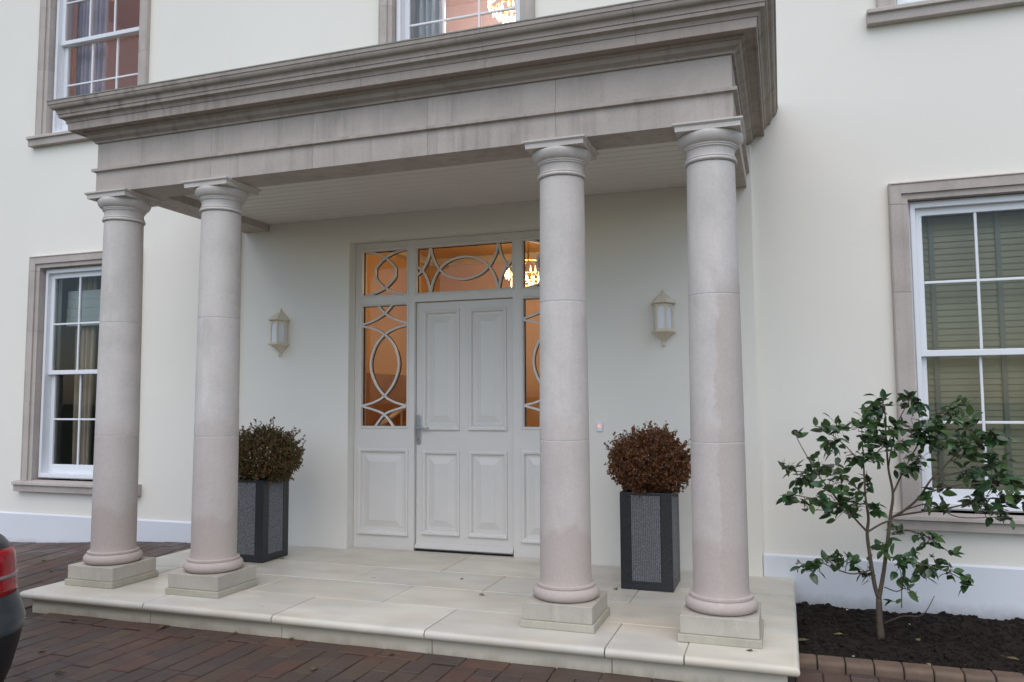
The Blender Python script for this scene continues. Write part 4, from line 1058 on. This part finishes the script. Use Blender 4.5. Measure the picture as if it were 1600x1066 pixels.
for i, (u, v, L, lab) in enumerate([(116, 969, .05, 'curled brown leaf on drive below the leftmost column'), (255, 980, .05, 'tan leaf against the step near first nosing joint'), (93, 1050, .055, 'yellow leaf on drive at lower left'),
        (490, 1045, .06, 'long yellow green leaf on drive at bottom'), (66, 1018, .045, 'tan leaf on drive beside the parked car'), (380, 984, .035, 'small dark leaf at the foot of the step'),
        (611, 1024, .045, 'dark curled leaf on drive below the door'), (463, 995, .035, 'brown leaf touching the riser left of centre'), (68, 876, .05, 'dark leaf on drive far left near the wall'), (80, 890, .05, 'pale leaf on drive left of the porch corner'),
        (395, 1012, .02, 'tiny white speck of leaf on drive')]):
    p = px(u, v, 2, gz(-1, -2)+.004); p = px(u, v, 2, gz(p.x, p.y)+.003); y = min(p.y, -1.87) if p.x > -2.2 else p.y
    fallen(p.x, y, gz(p.x, y)+.002, L, lab, i*1.7, i)
for i, (u, v, L, lab) in enumerate([(722, 905, .028, 'small brown leaf on porch slab before the door'), (752, 930, .038, 'dark leaf with stalk on porch slab near third column'), (962, 921, .045, 'brown leaf on porch beside the right planter'),
        (441, 873, .035, 'brown leaf on porch beside the left planter'), (1171, 1017, .035, 'tan leaf on the nosing before the rightmost column')]):
    p = px(u, v, 2, .002); fallen(p.x, p.y, .001, L, lab, 1+i*2.1, i+30)
for i, (u, v, L, lab) in enumerate([(1255, 1004, .07, 'pale green leaf on soil beside the porch'), (1447, 1044, .07, 'pale leaf on soil by the kerb blocks'), (1310, 994, .05, 'reddish leaf on soil left of the shrub stem'), (1435, 994, .05, 'reddish leaf on soil right of the shrub stem'),
        (1582, 1031, .06, 'pale leaf on soil at the far right'), (1508, 1043, .04, 'small pale leaf on soil near the edging')]):
    p = px(u, v, 2, -.13); fallen(p.x, p.y, bedh(p.x, p.y)+.006, L, lab, .5+i*1.3, i+50, .35)

# ------------------------------------------------------------------ parked car (tail just inside the frame)
def car(rear, yr, label):
    """car facing -x; rear end at x=rear, right-hand flank at y=yr"""
    W = 1.76; g = GZ; t = thing('parked_car', (rear-2.1, yr-W/2, g), label, 'car')
    cy = yr-W/2
    def outline(xr, xf, hw, rc, n=10, rf=.35):
        """plan outline, counter-clockwise, starting mid rear: rounded rear corners rc, front rf, slightly bowed tail"""
        pts = []
        def arc(cx, cy_, r, a0, a1, k):
            return [(cx+r*math.cos(a0+(a1-a0)*i/k), cy_+r*math.sin(a0+(a1-a0)*i/k)) for i in range(k+1)]
        pts += [(xr+.05*(1-(s/(hw-rc))**2), s) for s in np.linspace(0, hw-rc, 5)[:-1]]
        pts += arc(xr-rc, hw-rc, rc, 0, math.pi/2, n)+arc(xf+rf, hw-rf, rf, math.pi/2, math.pi, n)
        pts += arc(xf+rf, -hw+rf, rf, math.pi, 1.5*math.pi, n)+arc(xr-rc, -hw+rc, rc, 1.5*math.pi, 2*math.pi, n)
        pts += [(xr+.05*(1-(s/(hw-rc))**2), s) for s in np.linspace(-hw+rc, 0, 5)[1:-1]]
        return [(rear+a, cy+b) for a, b in pts]
    def loft(levels, name, mat, cap=True, sub=None, off=0):
        v = []; f = []; n = None
        for z, xr, xf, hw, rc in levels:
            o = outline(xr, xf, hw, rc)
            if sub: o = o[sub[0]:sub[1]]
            n = len(o); v += [(a, b, g+z) for a, b in o]
        for i in range(len(levels)-1):
            for k in range(n if not sub else n-1): f.append((i*n+k, i*n+(k+1) % n, (i+1)*n+(k+1) % n, (i+1)*n+k))
        if cap and not sub: f += [tuple(range(n))[::-1], tuple((len(levels)-1)*n+k for k in range(n))]
        o = mesh(name, v, f, mat, t, smooth=True, auto=50)
        return o
    prof = [(.50, .072, -4.18, .872, .22), (.54, .074, -4.20, .878, .22), (.585, .046, -4.20, .880, .215), (.635, .012, -4.19, .880, .21), (.69, -.004, -4.17, .880, .205), (.74, -.008, -4.14, .878, .20), (.79, -.018, -4.10, .872, .20), (.82, -.045, -4.03, .862, .20), (.845, -.085, -3.90, .848, .20), (.86, -.14, -3.60, .828, .20)]
    loft(prof, 'body', 'carpaint')
    loft([(.20, -.03, -4.08, .80, .22), (.25, -.008, -4.13, .845, .22), (.35, .030, -4.16, .862, .22), (.45, .060, -4.17, .868, .22), (.4995, .070, -4.178, .871, .22)], 'bumper', 'black')
    loft([(.861, -.17, -3.05, .80, .18), (1.0, -.24, -2.85, .775, .18), (1.15, -.32, -2.6, .74, .18), (1.30, -.42, -2.3, .69, .18), (1.375, -.48, -2.15, .655, .18)], 'window_band', 'carglass')
    loft([(1.376, -.38, -2.2, .665, .18), (1.41, -.42, -2.12, .655, .18), (1.44, -.52, -1.98, .62, .18), (1.455, -.72, -1.75, .53, .18)], 'roof', 'carpaint')
    inter = lambda z: [float(np.interp(z, [p[0] for p in prof], [p[i] for p in prof])) for i in range(1, 5)]
    def patch(z0, z1, rng, name, mat, off, parent=t, n=7):
        lv = [(z, *inter(z)) for z in np.linspace(z0, z1, n)]
        v = []; f = []; m = None
        for j, l in enumerate(lv):
            e = .35 if j in (0, n-1) else 1.0
            o = outline(l[1]+off*e, l[2], l[3]+off*e, l[4]); o = o[rng[0]:rng[1]]; m = len(o); v += [(a, b, g+l[0]) for a, b in o]
        for i in range(n-1):
            for k in range(m-1): f.append((i*m+k, i*m+k+1, (i+1)*m+k+1, (i+1)*m+k))
        ob = mesh(name, v, f, mat, parent, smooth=True); s = ob.modifiers.new('lens', 'SOLIDIFY'); s.thickness = .012; s.offset = -1
        return ob
    N0 = len(outline(0, -4, .87, .2))
    for rng in ((2, 14), (N0-14, N0-1)):
        tl = patch(.628, .792, rng, 'tail_light', 'red', .005)
        patch(.682, .700, (rng[0]+1, rng[1]-3) if rng[0] == 2 else (rng[0]+3, rng[1]-1), 'reversing_lens', 'reverse', .0085, tl, 5)
    BOX('number_plate', rear+.062, rear+.072, cy-.26, cy+.26, g+.57, g+.68, 'reverse', t)
    for xw in (-.78, -3.35):
        for s in (-1, 1):
            yw = cy+s*.80
            pr = [(.20, -.09), (.30, -.10), (.315, -.08), (.318, 0), (.315, .08), (.30, .10), (.20, .09)]
            v, f = [], []; n = 36
            for r, yy in pr:
                for i in range(n): a = 2*math.pi*i/n; v.append((rear+xw+r*math.cos(a), yw+yy*s, g+.318+r*math.sin(a)))
            for j in range(len(pr)-1):
                for i in range(n): f.append((j*n+i, j*n+(i+1) % n, (j+1)*n+(i+1) % n, (j+1)*n+i))
            w = mesh('wheel', v, f, 'rubber', t, smooth=True)
            mb = MB()
            for i in range(5):
                a = 2*math.pi*i/5; mb.tube([(rear+xw, yw+s*.085, g+.318), (rear+xw+.2*math.cos(a), yw+s*.08, g+.318+.2*math.sin(a))], [.03, .022], 6)
            mb.tube([(rear+xw+.2*math.cos(2*math.pi*i/24), yw+s*.07, g+.318+.2*math.sin(2*math.pi*i/24)) for i in range(25)], .016, 6, False)
            mb.build('rim', 'alloy', w, smooth=True)
car(-.30, -3.42, 'dark grey parked car, only its red tail light corner in view')
